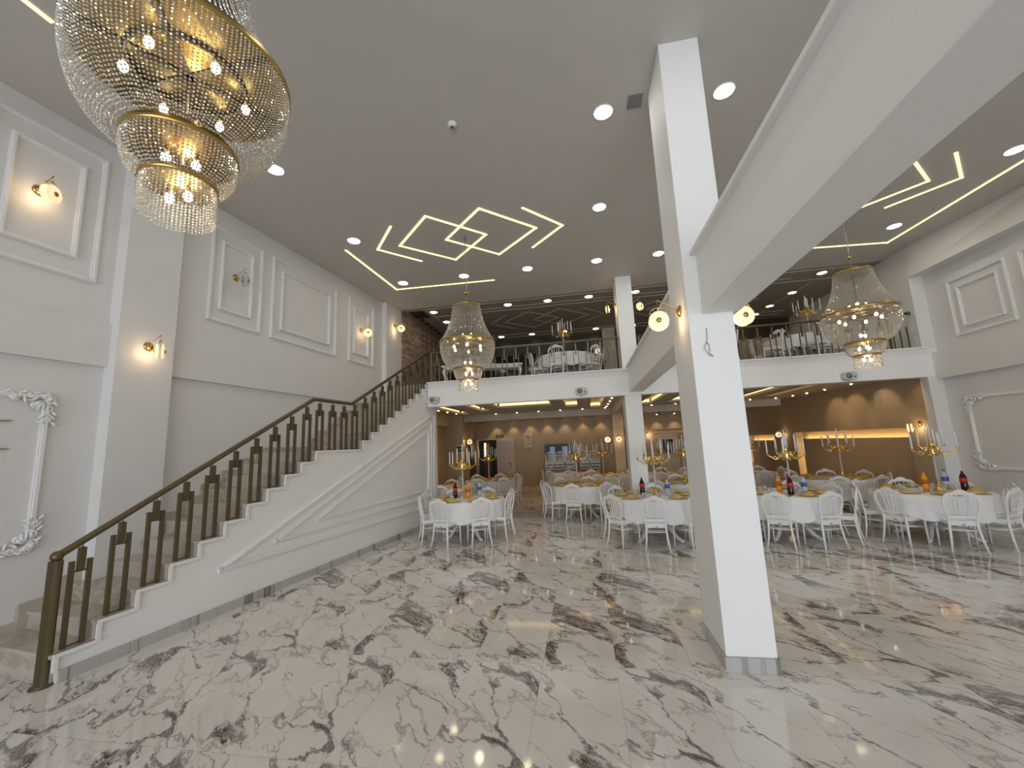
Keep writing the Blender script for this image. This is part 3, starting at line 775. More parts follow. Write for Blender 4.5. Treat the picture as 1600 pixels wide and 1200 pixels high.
def arm_pts(r, h, n=10):
    pts = []
    for i in range(n + 1):
        t = i / n
        pts.append((0.03 + (r - 0.03) * t, h * t - 0.055 * math.sin(PI * min(1, t * 1.15)) * (1 if t > 0.35 else 0.2) + 0.03 * math.sin(2 * PI * min(t, .5))))
    return pts
def candelabra_proto():
    r = empty('candelabra', (0, 0, 0))
    MB().lathe([(0.001, 0), (0.085, 0), (0.088, 0.01), (0.06, 0.03), (0.035, 0.08), (0.02, 0.14), (0.014, 0.16), (0.001, 0.16)], 20).build('foot', M['gold'], r)
    mb = MB()
    for k in range(3):
        mb.tube([(0.010 * math.cos(i * 0.8 + k * 2.1), 0.010 * math.sin(i * 0.8 + k * 2.1), 0.15 + 0.44 * i / 16) for i in range(17)], 0.0075, 6)
    mb.build('stem', M['acrylic'], r)
    mb = MB().lathe([(0.001, 0.56), (0.04, 0.575), (0.065, 0.61), (0.045, 0.65), (0.06, 0.68), (0.026, 0.72), (0.038, 0.76), (0.012, 0.82), (0.001, 0.83)], 14)
    for k in range(8): mb.ball((0.055 * math.cos(k * .785), 0.055 * math.sin(k * .785), 0.585), 0.012, 6, (1, 1, 1.6))
    mb.build('crown', M['gold'], r)
    for ring, (n, rad, z0, ph) in enumerate(((5, 0.29, 0.62, 0.3), (4, 0.15, 0.69, 0.9))):
        for k in range(n):
            a = ph + 2 * PI * k / n; ca, sa = math.cos(a), math.sin(a)
            ap = arm_pts(rad, 0.035)
            mb = MB().tube([(d * ca, d * sa, z0 + h) for d, h in ap], 0.0095, 6)
            tip = (rad * ca, rad * sa)
            # curl under the arm
            mb.tube([(rad * .62 * ca + .03 * math.cos(q) * ca, rad * .62 * sa + .03 * math.cos(q) * sa, z0 - .01 + .03 * math.sin(q)) for q in [i * .6 for i in range(9)]], 0.007, 5)
            arm = mb.build('arm', M['gold'], r)
            MB().lathe([(0.008, 0.0), (0.03, 0.012), (0.028, 0.016), (0.012, 0.018), (0.017, 0.05), (0.015, 0.052), (0.001, 0.03)], 10, (tip[0], tip[1], z0 + 0.03)).build('candle_cup', M['gold'], arm)
            MB().lathe([(0.001, 0), (0.015, 0), (0.010, 0.235), (0.003, 0.262), (0.001, 0.27)], 8, (tip[0], tip[1], z0 + 0.07)).build('candle', M['candle'], r)
    MB().lathe([(0.001, 0), (0.015, 0), (0.010, 0.26), (0.003, 0.29), (0.001, 0.30)], 8, (0, 0, 0.82)).build('candle', M['candle'], r)
    return r
CP = [None]
def candelabra(x, y, z, rz, label):
    if CP[0] is None: CP[0] = o = candelabra_proto()
    else: o = copy_tree(CP[0])
    o.location = (x, y, z); o.rotation_euler.z = rz; o['label'] = label; o['category'] = 'candelabra'; o['group'] = 'gold candelabra on the tables'

def cloth_mesh(r=0.765, zt=0.757, zb=0.445, n=96, folds=8, ph=0.0):
    mb = MB(); vs = [(0, 0, zt)]; rings = 9
    for j in range(1, 4):
        for i in range(n):
            a = 2 * PI * i / n; vs.append((r * j / 3 * 0.985 * math.cos(a), r * j / 3 * 0.985 * math.sin(a), zt))
    for j in range(rings):
        t = (j + 1) / rings
        for i in range(n):
            a = 2 * PI * i / n
            low = zb - 0.06 * (0.5 - 0.5 * math.cos(folds * (a - ph))) - 0.01 * math.sin(3 * a + 1)
            rr = r + 0.012 + t * (0.016 * math.sin(23 * a + 1.3 * math.sin(3 * a)) + 0.010 * math.sin(41 * a + 2) + 0.012)
            vs.append((rr * math.cos(a), rr * math.sin(a), zt - 0.004 - (zt - low) * t ** 0.9))
    fs = [(0, 1 + i, 1 + (i + 1) % n) for i in range(n)]
    for j in range(2 + rings):
        b = 1 + j * n
        for i in range(n):
            k = (i + 1) % n; fs.append((b + i, b + n + i, b + n + k, b + k))
    return mb.add(vs, fs, True)
SECT = ['right', 'back right', 'back', 'back left', 'left', 'front left', 'front', 'front right']
def sector_names(angs):
    used = {}; out = []
    for a in angs:
        k = int(round((a % 360) / 45.0)) % 8
        out.append(SECT[k])
    return out
TABLE = [None]
def table_proto():
    r = empty('round_table', (0, 0, 0))
    MB().lathe([(0.001, 0.72), (0.75, 0.72), (0.755, 0.735), (0.75, 0.75), (0.001, 0.75)], 48).build('tabletop', M['doorwhite'], r)
    MB().lathe([(0.05, 0.22), (0.06, 0.3), (0.04, 0.5), (0.06, 0.68), (0.12, 0.72)], 16).build('pedestal', M['chair'], r)
    for k in range(4):
        a = PI / 4 + k * PI / 2; ca, sa = math.cos(a), math.sin(a)
        MB().tube([(d * ca, d * sa, z) for d, z in ((0.03, 0.36), (0.15, 0.33), (0.28, 0.22), (0.40, 0.08), (0.50, 0.03), (0.54, 0.03))], [0.04, 0.045, 0.04, 0.033, 0.03, 0.022], 10).build('leg', M['chair'], r)
    return r
CLOTH = None
def table_set(x, y, tname, ph, full, n=8, cand=None, cz=0.3, bottles=(), skip=(), glasses=False, z=0.0, r0=0.72, jit=4):
    global CLOTH
    if TABLE[0] is None: TABLE[0] = t = table_proto()
    else: t = copy_tree(TABLE[0])
    t.location = (x, y, z); t['label'] = 'round pedestal table under a white cloth, ' + tname.replace('the ', '', 1); t['category'] = 'table'; t['group'] = 'round banquet tables'
    zz = (random.random() * 6.28)
    if CLOTH is None: CLOTH = cloth_mesh().mesh('tablecloth', M['cloth'])
    c = simple_copy(CLOTH, 'tablecloth', (x, y, z), 'white cloth draped over ' + tname, 'tablecloth', 'white round tablecloths')
    step = 360.0 / n
    c.rotation_euler.z = math.radians(ph)
    angs = [ph + step * k for k in range(n)]
    names = sector_names(angs)
    for k, a in enumerate(angs):
        a2 = math.radians(a + random.uniform(-jit, jit) * 0.5)
        if k not in skip:
            rr = r0 + random.uniform(-0.03, 0.05)
            fx, fy = x + rr * math.cos(a2), y + rr * math.sin(a2)
            chair(fx, fy, z, a2 + PI / 2 + math.radians(random.uniform(-jit, jit)),
                  'white spindle-back chair at the %s of %s' % (names[k], tname), 'white banquet chairs around the tables', full)
        px, py = x + 0.56 * math.cos(a2), y + 0.56 * math.sin(a2)
        if z == 0:
            simple_copy(MATME, 'placemat', (px, py, 0.757), 'round gold placemat at the %s of %s' % (names[k], tname), 'placemat', 'gold placemats')
            if full and not glasses:
                simple_copy(NAPME, 'napkin', (px, py, 0.765), 'puffed gold napkin, %s of %s' % (names[k], tname), 'napkin', 'gold napkins')
            if glasses:
                simple_copy(NAPME, 'napkin', (px, py, 0.775), 'gold napkin on plate, %s of %s' % (names[k], tname), 'napkin', 'gold napkins')
                simple_copy(PLME, 'plate', (px, py, 0.765), 'white plate at the %s of %s' % (names[k], tname), 'plate', 'white plates on the front tables')
                qx, qy = x + 0.34 * math.cos(a2 + .22), y + 0.34 * math.sin(a2 + .22)
                simple_copy(GLME, 'tumbler', (qx, qy, 0.757), 'clear tumbler at the %s of %s' % (names[k], tname), 'glass', 'tumblers on the front tables')
    if cand: candelabra(cand[0], cand[1], z + 0.757, cz, 'tall gold candelabra with white candles on ' + tname)
    for kind, bx, by in bottles: bottle(kind, bx, by, tname)

TABS = [
 (-2.42, 8.20, 'the table beside the stair wall', -103, True, 8, (-2.55, 8.33), 0.2, (('cola', -2.70, 8.27), ('orange', -2.38, 8.12), ('water', -2.22, 8.45)), (), True),
 (-0.13, 10.42, 'the table left of the mezzanine column', -100, True, 8, (-0.22, 10.62), 1.0, (), (), False),
 (1.22, 8.03, 'the front table left of the big column', -98, True, 8, (1.26, 7.98), 0.5, (('cola', 1.05, 8.22), ('water', 1.47, 8.0)), (), True),
 (3.45, 8.12, 'the front table right of the big column', -118, True, 8, (3.55, 8.02), 0.1, (('cola', 3.42, 7.75), ('orange', 3.36, 8.02), ('water', 3.66, 7.80)), (), True),
 (5.60, 7.98, 'the front table by the right wall', -105, True, 8, (5.70, 7.88), 0.35, (('orange', 5.45, 7.80), ('water', 5.98, 8.12), ('cola', 6.04, 7.86)), (), True),
 (-2.95, 12.55, 'the back table near the ivory door', -95, True, 8, (-2.98, 12.55), 0.4, (), (), False),
 (-3.75, 10.75, 'the table tucked behind the stair wall', -80, False, 8, None, 0, (), (5, 6), False),
 (0.62, 12.95, 'the back table before the far column', -110, True, 8, (0.55, 12.80), 0.7, (), (4,), False),
 (2.30, 10.35, 'the table right of the mezzanine column', -92, True, 8, (3.0, 10.5), 0.9, (), (), False),
 (2.3, 13.2, 'the farthest table right of the mezzanine column', -100, False, 8, (2.35, 13.2), 0.1, (), (), False),
 (4.5, 12.75, 'the back table before the corner niche', -84, False, 8, (4.6, 12.6), 0.6, (), (), False),
 (5.52, 10.50, 'the second table along the right wall', -112, True, 8, (5.70, 10.40), 0.15, (), (), False),
 (-0.55, 15.0, 'the farthest table near the stacked chairs', -90, False, 8, (-0.3, 15.0), 0.5, (), (), False),
 (4.6, 15.3, 'the farthest table in the right corner', -100, False, 8, None, 0, (), (), False),
]
for (x, y, nm, ph, full, n, cand, cz, bt, skip, gl) in TABS:
    if nm.startswith('the table right of'): cand = (2.35, 10.4)
    table_set(x, y, nm, ph, full, n, cand, cz, bt, skip, gl)
# upstairs
table_set(-0.32, 10.98, 'the upstairs table left of the column', -100, True, 6, (-0.36, 10.98), 0.3, z=ZM, r0=0.76)
table_set(5.5, 11.05, 'the upstairs table right of the column', -75, True, 6, (5.78, 10.95), 0.3, z=ZM, r0=0.78)
chair(5.35, 9.95, ZM, 0.25, 'white spindle-back chair close behind the dark mezzanine railing', 'chairs on the mezzanine', True)
chair(4.55, 10.3, ZM, 1.3, 'white chair turned sideways behind the dark mezzanine railing', 'chairs on the mezzanine', True)
chair(3.45, 10.0, ZM, 1.4, 'white chair upstairs right next to the big column', 'chairs on the mezzanine', False)

# stacked chairs at the far wall
k0 = 0
for s, (sx_, names) in enumerate(((-1.42, 'leftmost'), (-1.00, 'second'), (-0.58, 'third'), (0.0, 'fourth'), (0.42, 'rightmost'))):
    for k in range(6):
        lev = ['bottom', 'second from the bottom', 'third from the bottom', 'third from the top', 'second from the top', 'topmost'][k]
        chair(sx_, 17.0 - k * 0.012, k * 0.115, PI, 'white stacked chair, %s of the %s stack by the far wall' % (lev, names), 'stacked chairs at the far wall', False)

# low white table upstairs behind the railing
r = empty('low_table', (-2.42, 9.86, ZM), 0.18, label='long low white table with curved legs behind the mezzanine railing', category='table')
MB().box((-1.02, -0.22, 0.42), (1.02, 0.22, 0.455)).box((-0.96, -0.18, 0.36), (0.96, 0.18, 0.42)).build('tabletop', M['chair'], r)
for sx_ in (-1, 1):
    for sy_ in (-1, 1):
        MB().tube([(sx_ * .92, sy_ * .16, .40), (sx_ * .97, sy_ * .19, .30), (sx_ * .93, sy_ * .17, .15), (sx_ * .96, sy_ * .19, .02), (sx_ * .99, sy_ * .2, 0.0)], [.035, .038, .022, .018, .022], 8).build('leg', M['chair'], r)

# ================================================================== CHANDELIERS
def bead_tier(rfun, z0, z1, nstr, step, br, hoops=()):
    """strings of cut beads following radius rfun(t) from z0 down to z1"""
    mb = MB()
    oct_ = [(1, 0, 0), (0, 1, 0), (-1, 0, 0), (0, -1, 0), (0, 0, 1.05), (0, 0, -1.05)]
    of = [(0, 1, 4), (1, 2, 4), (2, 3, 4), (3, 0, 4), (1, 0, 5), (2, 1, 5), (3, 2, 5), (0, 3, 5)]
    # arc-length samples
    N = 200; P = [(rfun(i / N), z0 + (z1 - z0) * i / N) for i in range(N + 1)]
    L = [0]
    for i in range(N): L.append(L[-1] + math.hypot(P[i + 1][0] - P[i][0], P[i + 1][1] - P[i][1]))
    nb = int(L[-1] / step); samp = []; j = 0
    for b in range(nb + 1):
        while j < N and L[j] < b * step: j += 1
        samp.append(P[j])
    vs = []; fs = []
    for s in range(nstr):
        a = 2 * PI * s / nstr; ca, sa = math.cos(a), math.sin(a); jz = random.uniform(-.3, .3) * step
        for (r, z) in samp:
            q = random.random() * 1.5; c_, s_ = math.cos(q) * br, math.sin(q) * br
            x, y, zz = r * ca, r * sa, z + jz; o = len(vs)
            for (u, v, w_) in oct_: vs.append((x + u * c_ - v * s_, y + u * s_ + v * c_, zz + w_ * br))
            fs += [(a_ + o, b_ + o, c2 + o) for a_, b_, c2 in of]
    mb.add(vs, fs)
    return mb
def ring(r, z, h, n=72, t=0.006):
    return MB().lathe([(r - t, z), (r, z), (r, z + h), (r - t, z + h), (r - t, z)], n)
def chandelier_proto(cable_len):
    r = empty('crystal_chandelier', (0, 0, 0))
    up_f = lambda t: 0.245 + (0.48 - 0.245) * (0.35 * t + 0.65 * t ** 2.4)
    low_f = lambda t: 0.245 + (0.48 - 0.245) * math.sqrt(max(0, 1 - t ** 2.2))
    t2_f = lambda t: 0.165 + (0.245 - 0.165) * math.sqrt(max(0, 1 - t ** 2.2))
    t3_f = lambda t: 0.158 + 0.006 * t
    for nm, f, z0, z1, ns in (('upper_strands', up_f, 1.50, 0.87, 112), ('bowl_strands', low_f, 0.84, 0.40, 150), ('middle_strands', t2_f, 0.365, 0.20, 82), ('lower_strands', t3_f, 0.175, 0.0, 56)):
        o = bead_tier(f, z0, z1, ns, 0.0165, 0.0068 if z0 > .5 else 0.0074).build(nm, M['crystal'], r); o['kind'] = 'stuff'
    ring(0.25, 1.50, 0.034, 48).build('top_ring', M['brass'], r)
    ring(0.487, 0.84, 0.04).build('main_ring', M['brass'], r)
    ring(0.252, 0.365, 0.036, 48).build('middle_ring', M['brass'], r)
    ring(0.168, 0.175, 0.032, 40).build('lower_ring', M['brass'], r)
    mb = MB()
    for k in range(6):
        a = k * PI / 3; ca, sa = math.cos(a), math.sin(a)
        mb.bar((0, 0, 0.835), (0.48 * ca, 0.48 * sa, 0.835), 0.034, 0.006)
        mb.bar((0, 0, 1.515), (0.245 * ca, 0.245 * sa, 1.515), 0.014, 0.006)
    mb.tube([(0.26 * math.cos(i * PI / 20), 0.26 * math.sin(i * PI / 20), 0.83) for i in range(40)], 0.012, 5, closed=True)
    for z, rr in ((0.378, .245), (0.187, .16)):
        for k in range(3):
            a = k * PI / 3; mb.bar((-rr * math.cos(a), -rr * math.sin(a), z), (rr * math.cos(a), rr * math.sin(a), z), 0.012, 0.005)
    mb.tube([(0, 0, 0.18), (0, 0, 1.52)], 0.008, 8)
    mb.build('inner_frame', M['bronze'], r)
    for (n, rr, z) in ((6, 0.26, 0.76), (4, 0.10, 0.98), (2, 0.05, 0.50), (3, 0.07, 0.30), (2, 0.05, 0.12)):
        for k in range(n):
            a = 2 * PI * k / n + z; b = MB().ball((rr * math.cos(a), rr * math.sin(a), z), 0.022, 10, (1, 1, 1.3)).build('bulb', M['bulb'], r)
            MB().lathe([(0.001, .025), (.012, .03), (.012, .07), (.001, .07)], 8, (rr * math.cos(a), rr * math.sin(a), z)).build('bulb_socket', M['brass'], b)
    for z, e in ((0.10, 4.5), (0.29, 4.5), (0.62, 1.5)):
        l = bpy.data.lights.new('bulb_light', 'POINT'); l.energy = e; l.color = (1.0, 0.80, 0.52); l.shadow_soft_size = 0.05
        lo = bpy.data.objects.new('bulb_light', l); col.objects.link(lo); lo.parent = r; lo.location = (0.02, 0.02, z + 0.04)
    MB().lathe([(0.001, 0), (0.03, 0.02), (0.045, 0.045), (0.001, 0.05)], 16, (0, 0, 1.74)).build('ceiling_cup', M['gold'], r)
    MB().tube([(0, 0, 1.52), (0, 0, 1.75)], 0.004, 6).build('chain', M['steel'], r)
    return r
ch = chandelier_proto(1)
def place_ch(o, x, y, zb, label):
    o.location = (x, y, zb); o['label'] = label; o['category'] = 'chandelier'; o['group'] = 'tiered crystal chandeliers'
    MB().tube([(0, 0, 1.78), (0.012, 0, 2.0), (-0.008, 0, 2.0 + (H - zb - 2.0) * .5), (0, 0, H - zb)], 0.007, 6).build('cable', M['steel'], o)
c2 = copy_tree(ch); c3 = copy_tree(ch)
place_ch(ch, -1.989, 1.602, 3.027, 'large tiered crystal chandelier filling the top left of the view')
place_ch(c2, -1.895, 6.67, 2.755, 'tiered crystal chandelier hanging before the mezzanine, left of the columns')
place_ch(c3, 4.34, 6.85, 2.73, 'tiered crystal chandelier hanging right of the big column and beam')

# ================================================================== WALL SCONCES
def petal_disc(r, th, n=48, dome=0.012):
    mb = MB(); vs = []; k = 6
    for sgn in (0, 1):
        for j in range(k + 1):
            t = j / k
            for i in range(n):
                a = 2 * PI * i / n
                rr = r * t * (1 + (0.05 * abs(math.sin(8 * a)) if j == k else 0))
                vs.append((rr * math.cos(a), rr * math.sin(a), sgn * th + dome * (1 - t * t) * (1 if sgn else 0.4) + (0.004 if j % 2 else 0) * sgn))
    fs = []
    for sgn in (0, 1):
        b = sgn * (k + 1) * n
        for j in range(k):
            for i in range(n):
                i2 = (i + 1) % n; q = (b + j * n + i, b + j * n + i2, b + (j + 1) * n + i2, b + (j + 1) * n + i)
                fs.append(q[::-1] if sgn == 0 else q)
    b0, b1 = k * n, (k + 1) * n + k * n
    for i in range(n): fs.append((b0 + i, b0 + (i + 1) % n, b1 + (i + 1) % n, b1 + i))
    return mb.add(vs, fs, True)
PD = petal_disc(0.088, 0.010).mesh('glass_disc', M['lampon'])
PDO = petal_disc(0.088, 0.010).mesh('glass_disc_unlit', M['glass'])
HUB = MB().ball((0, 0, 0.022), 0.027, 10, (1, 1, .6)).mesh('disc_hub', M['brass'])
def sconce(pos, nrm, face, label, lit=True, glow=1.2):
    """pos on wall, nrm outward normal (x,y), face = yaw of the disc axis in degrees"""
    r = empty('wall_sconce', pos, label=label, category='wall lamp', group='brass sconces with flower glass discs')
    n = Vector((nrm[0], nrm[1], 0)).normalized()
    q = Vector((0, 0, 1)).rotation_difference(n).to_matrix()
    MB().lathe([(0.001, 0), (0.055, 0), (0.055, 0.008), (0.04, 0.022), (0.016, 0.03), (0.001, 0.032)], 20, (0, 0, 0), q).build('backplate', M['brass'], r)
    tip = n * 0.20 + Vector((0, 0, 0.125))
    MB().tube([n * 0.03 + Vector((0, 0, -0.075)), n * 0.035, n * 0.05 + Vector((0, 0, 0.035)), n * 0.075 + Vector((0, 0, 0.06)), tip, tip + n * 0.008 + Vector((0, 0, -.012))], 0.0042, 6).build('arm', M['brass'], r)
    c = tip + Vector((0, 0, -0.205))
    f = Vector((math.cos(math.radians(face)), math.sin(math.radians(face)), 0))
    sd = Vector((-f.y, f.x, 0))
    mb = MB().tube([tip, tip + Vector((0, 0, -0.05))], 0.003, 5)
    mb.tube([c + sd * (0.075 * math.cos(a)) + Vector((0, 0, 0.075 + 0.06 * math.sin(a))) for a in [PI * i / 12 for i in range(13)]], 0.0032, 5)
    mb.ball(tip + Vector((0, 0, -0.075)), 0.014, 8)
    mb.build('hanging_hoop', M['brass'], r)
    rot = Vector((0, 0, 1)).rotation_difference(f).to_euler()
    for s in (-1, 1):
        o = mk(PD if lit else PDO, 'glass_disc', r); o.location = c + f * (0.022 * s)
        o.rotation_euler = Vector((0, 0, 1)).rotation_difference(f * s).to_euler()
        h = mk(HUB, 'disc_hub', o)
    if lit:
        l = bpy.data.lights.new('sconce_light', 'POINT'); l.energy = glow; l.color = (1.0, 0.72, 0.42); l.shadow_soft_size = 0.03
        lo = bpy.data.objects.new('sconce_light', l); col.objects.link(lo); lo.parent = r; lo.location = c + n * -0.07 + Vector((0, 0, -0.02))
ln = (1, -SL)
def lw(y, z, o=0.0):
    v = left_pt(y, z, o); return (v.x, v.y, v.z)
sconce(lw(2.99, 4.67), ln, 22, 'lit sconce inside the moulded panel nearest the big chandelier', glow=.7)
sconce(lw(4.04, 3.20, 0.15), ln, 46, 'lit sconce on the left wall pilaster')
sconce(lw(5.26, 4.63), ln, 20, 'unlit sconce inside the narrow moulded panel past the pilaster', lit=False)
sconce(lw(8.50, 4.64), ln, -62, 'lit sconce inside the narrow moulding nearest the mezzanine')
sconce(lw(9.79, 5.09, 0.12), ln, -80, 'lit sconce on the wall beside the stone cladding', glow=2)
sconce((0.98, 3.87, 2.98), (-1, 0), -97, 'lit sconce on the left face of the big column')
sconce((1.35, 3.95, 2.98), (1, 0), -80, 'lit sconce on the right face of the big column')
sconce((0.99, 9.65, 5.03), (-1, 0), -10, 'lit sconce on the left side of the upstairs column')
sconce((1.35, 9.65, 5.03), (1, 0), -50, 'lit sconce on the right side of the upstairs column')
sconce((0.9, 13.85, 4.95), (-1, 0), -90, 'lit sconce on the pale wood pier at the back upstairs', glow=.5)
sconce((-4.15, 13.85, 2.05), (1, 0), -75, 'lit sconce on the far left pillar near the ivory door')
sconce((1.0, 13.9, 1.92), (-1, 0), -60, 'lit sconce on the left face of the far beige column')
sconce((1.14, 13.75, 1.92), (0, -1), -92, 'lit sconce on the front of the far beige column', glow=.6)
sconce((1.33, 13.9, 1.90), (1, 0), -70, 'lit sconce on the right face of the far beige column', glow=.6)
sconce((2.95, 19.3, 2.08), (0, -1), -90, 'lit sconce on the far wall right of the mezzanine column')
sconce((XN, 15.7, 1.84), (-1, 0), -100, 'lit sconce between the two glowing niches')
sconce((XN, 9.85, 1.88), (-1, 0), -42, 'lit sconce on the wall between long niche and right pier')

# ================================================================== CEILING FIXTURES
def disc_light(x, y, z, r, mt, label, group, lamp=None, name='ceiling_downlight'):
    o = empty(name, (x, y, z), label=label, category='ceiling light', group=group)
    if r > 0.05: MB().lathe([(0.001, -0.006), (r, -0.006), (r, -0.001), (0.001, -0.001)], 28).build('diffuser', mt, o)
    else: MB().ball((0, 0, -0.008), r, 10, (1, 1, 0.75)).build('diffuser', mt, o)
    MB().lathe([(r, -0.001), (r, -0.009), (r * 1.09, -0.007), (r * 1.12, 0.0)], 28).build('rim', M['trim'], o)
    if lamp:
        l = bpy.data.lights.new('lamp', 'SPOT'); l.energy = lamp[0]; l.color = lamp[1]; l.spot_size = lamp[2]; l.spot_blend = 0.6; l.shadow_soft_size = 0.02
        lo = bpy.data.objects.new('lamp', l); col.objects.link(lo); lo.parent = o; lo.location = (0, 0, -0.045)
        if x > 6.1 and y < 13: lo.rotation_euler = (0, -0.75, 0)
ORD = ['first', 'second', 'third', 'fourth', 'fifth', 'sixth', 'seventh', 'eighth', 'ninth', 'tenth']
g = 'white round downlights in the main ceiling'
for (y, xs_, row) in ((8.34, (-3.88, -2.41, -0.96, 0.54, 1.81, 3.25, 4.7, 6.13), 'the row nearest the mezzanine'), (6.32, (-3.9, 0.52, 1.81, 6.3), 'the middle row'), (4.35, (-3.87, 0.49, 1.82, 6.3), 'the nearer row'), (2.3, (-3.87, -2.4, -.96, .5, 1.82, 6.3), 'the row overhead')):
    for k, x in enumerate(xs_):
        disc_light(x, y, H, 0.105, M['down'], 'white round downlight, %s from the left in %s' % (ORD[k], row), g)
g = 'warm downlights in the mezzanine ceiling'
for (y, xs_, row) in ((10.48, (-3.95, -1.8, -0.7, 0.4, 1.6, 2.9, 4.4, 6.0), 'front'), (13.68, (-2.63, -1.53, -0.4, 0.68, 1.9, 3.0, 5.73), 'back')):
    for k, x in enumerate(xs_):
        disc_light(x, y, H, 0.10, M['downwarm'], 'warm round downlight, %s from the left in the %s mezzanine row' % (ORD[k], row), g)
for k, (x, y) in enumerate(((-3.9, 11.45), (5.95, 11.8), (5.83, 12.88))):
    disc_light(x, y, H, 0.10, M['downwarm'], 'warm round downlight %s' % ('beside the stone cladding', 'upstairs above the dark railing on the right', 'upstairs far right, next to last')[k], g)
wc = (1.0, 0.70, 0.38)
g = 'small warm spotlights under the mezzanine'
rows = [('along the left wall', [(-4.2, 10.6), (-4.15, 11.3), (-4.1, 11.95), (-4.05, 12.7)], 9),
        ('before the far ceiling beam', [(-2.92 + .74 * k, 13.62) for k in range(13)], 9),
        ('along the far wall', [(-3.73 + .75 * k, 17.27) for k in range(7)], 10),
        ('left of the low beam', [(0.80, 10.6 + .82 * k) for k in range(4)], 8),
        ('along the right niche wall', [(6.35, 9.5), (6.35, 10.7), (6.34, 11.75), (6.28, 12.5), (6.2, 13.1)], 8),
        ('along the rear right wall', [(2.6 + .75 * k, 19.05) for k in range(6)], 12)]
for nm, pts, pw in rows:
    for k, (x, y) in enumerate(pts):
        od = ORD[k] if k < 10 else ['eleventh', 'twelfth', 'thirteenth', 'fourteenth'][k - 10]
        disc_light(x, y, ZC, 0.027, M['spot'], 'small warm spotlight, %s in the row %s' % (od, nm), g, (pw, wc, math.radians(82)), 'ceiling_spotlight')

# LED profiles let into the main ceiling
def led(pts, label, mt=None, wd=0.038, closed=False):
    mb = MB(); P3 = [Vector((x, y, H - 0.004)) for x, y in pts]
    n = len(P3)
    for i in range(n if closed else n - 1):
        a, b = P3[i], P3[(i + 1) % n]; e = (b - a).normalized() * wd / 2
        mb.bar(a - e, b + e, wd, 0.012)
    return thing(mb, 'led_profile', mt or M['led'], label, 'ceiling light', 'linear light profiles on the ceiling')
def pattern(cx, cy_, mt, tag, wd=0.038):
    for s, nm in ((-1, 'left'), (1, 'right')):
        x0 = cx + s * 0.46
        led([(x0 - .84, cy_), (x0, cy_ + .82), (x0 + .84, cy_), (x0, cy_ - .82)], '%s diamond of %s' % (nm, tag), mt, wd, True)
        led([(cx + s * 1.16, cy_ + .70), (cx + s * 1.77, cy_ + .03), (cx + s * 1.16, cy_ - .66)], '%s chevron of %s' % (nm, tag), mt, wd)
pattern(-1.88, 6.70, M['led'], 'the glowing yellow pattern around the chandelier')
led([(-4.24, 6.61), (-4.19, 8.66), (-1.81, 8.74)], 'glowing yellow angle line at the left rear of the main ceiling')
led([(-4.35, -0.1), (-4.33, 2.27)], 'glowing yellow line at the upper left edge of the view')
pattern(4.32, 6.85, M['led'], 'the glowing yellow pattern right of the beam')
led([(4.2, 8.85), (6.5, 9.08), (6.67, 6.61)], 'glowing yellow angle line at the right rear of the main ceiling')
pattern(-0.88, 12.05, M['ledoff'], 'the unlit pattern on the left mezzanine ceiling', .035)
pattern(3.4, 12.05, M['ledoff'], 'the unlit pattern on the right mezzanine ceiling', .035)
for a, b, c, d_, nm in ((-4.17, 10.22, 6.6, 10.22, 'front outer'), (-3.5, 10.66, 5.4, 10.66, 'front inner'), (-4.1, 10.9, 6.5, 10.9, 'second inner'), (-4.0, 13.5, 6.5, 13.5, 'rear inner'), (-4.0, 13.85, 6.5, 13.85, 'rear outer')):
    led([(a, b), (c, d_)], 'unlit grey %s line across the mezzanine ceiling' % nm, M['ledoff'], .03)
led([(-4.09, 10.22), (-3.95, 13.85)], 'unlit grey line running back beside the stone cladding', M['ledoff'], .03)
led([(6.15, 10.22), (5.75, 13.85)], 'unlit grey line running back at the right of the mezzanine ceiling', M['ledoff'], .03)
# smoke detector, air vent, ceiling hatch
mb = MB().lathe([(0.001, -0.045), (0.03, -0.045), (0.045, -0.03), (0.055, -0.012), (0.058, 0)], 24)
o = thing(mb, 'smoke_detector', M['trim'], 'small round white smoke detector on the main ceiling', 'smoke detector', loc=(-1.29, 4.13, H))
MB().lathe([(0.02, -0.047), (0.02, -0.05), (0.028, -0.05), (0.028, -0.046)], 16).build('vent_ring', M['grille'], o)
o = empty('ceiling_vent', (0.84, 4.27, H), label='small grey square vent in the ceiling left of the big column', category='vent')
MB().box((-0.08, -0.09, -0.012), (0.08, 0.09, 0)).build('frame', M['grille'], o)
for k in range(5): MB().box((-0.07, -0.075 + k * .033, -0.016), (0.07, -0.06 + k * .033, -0.012)).build('slat', M['cable'], o)
thing(MB().box((-4.62, 10.3, H - 0.02), (-4.2, 10.85, H)), 'ceiling_hatch', M['black'], 'dark square hatch in the mezzanine ceiling above the stone wall', 'vent')
# pendants hanging before the stone wall
for k in range(9):
    y = 11.0 + k * 0.36
    o = empty('pendant_lamp', (-4.5, y, H), label='dark pendant lamp, %s from the front along the stone wall' % ORD[k], category='pendant lamp', group='dark pendants along the stone wall')
    MB().lathe([(0.001, -0.07), (0.06, -0.06), (0.07, -0.02), (0.03, 0)], 14).build('canopy', M['black'], o)
    zb = 4.0 + 0.25 * math.sin(k * 2.3)
    MB().tube([(0, 0, -0.05), (0, 0, zb - H)], 0.006, 5).build('cord', M['black'], o)
    MB().lathe([(0.001, 0), (0.035, 0.02), (0.045, 0.10), (0.02, 0.16), (0.001, 0.17)], 12, (0, 0, zb - H - 0.15)).build('lamp_shade', M['black'], o)

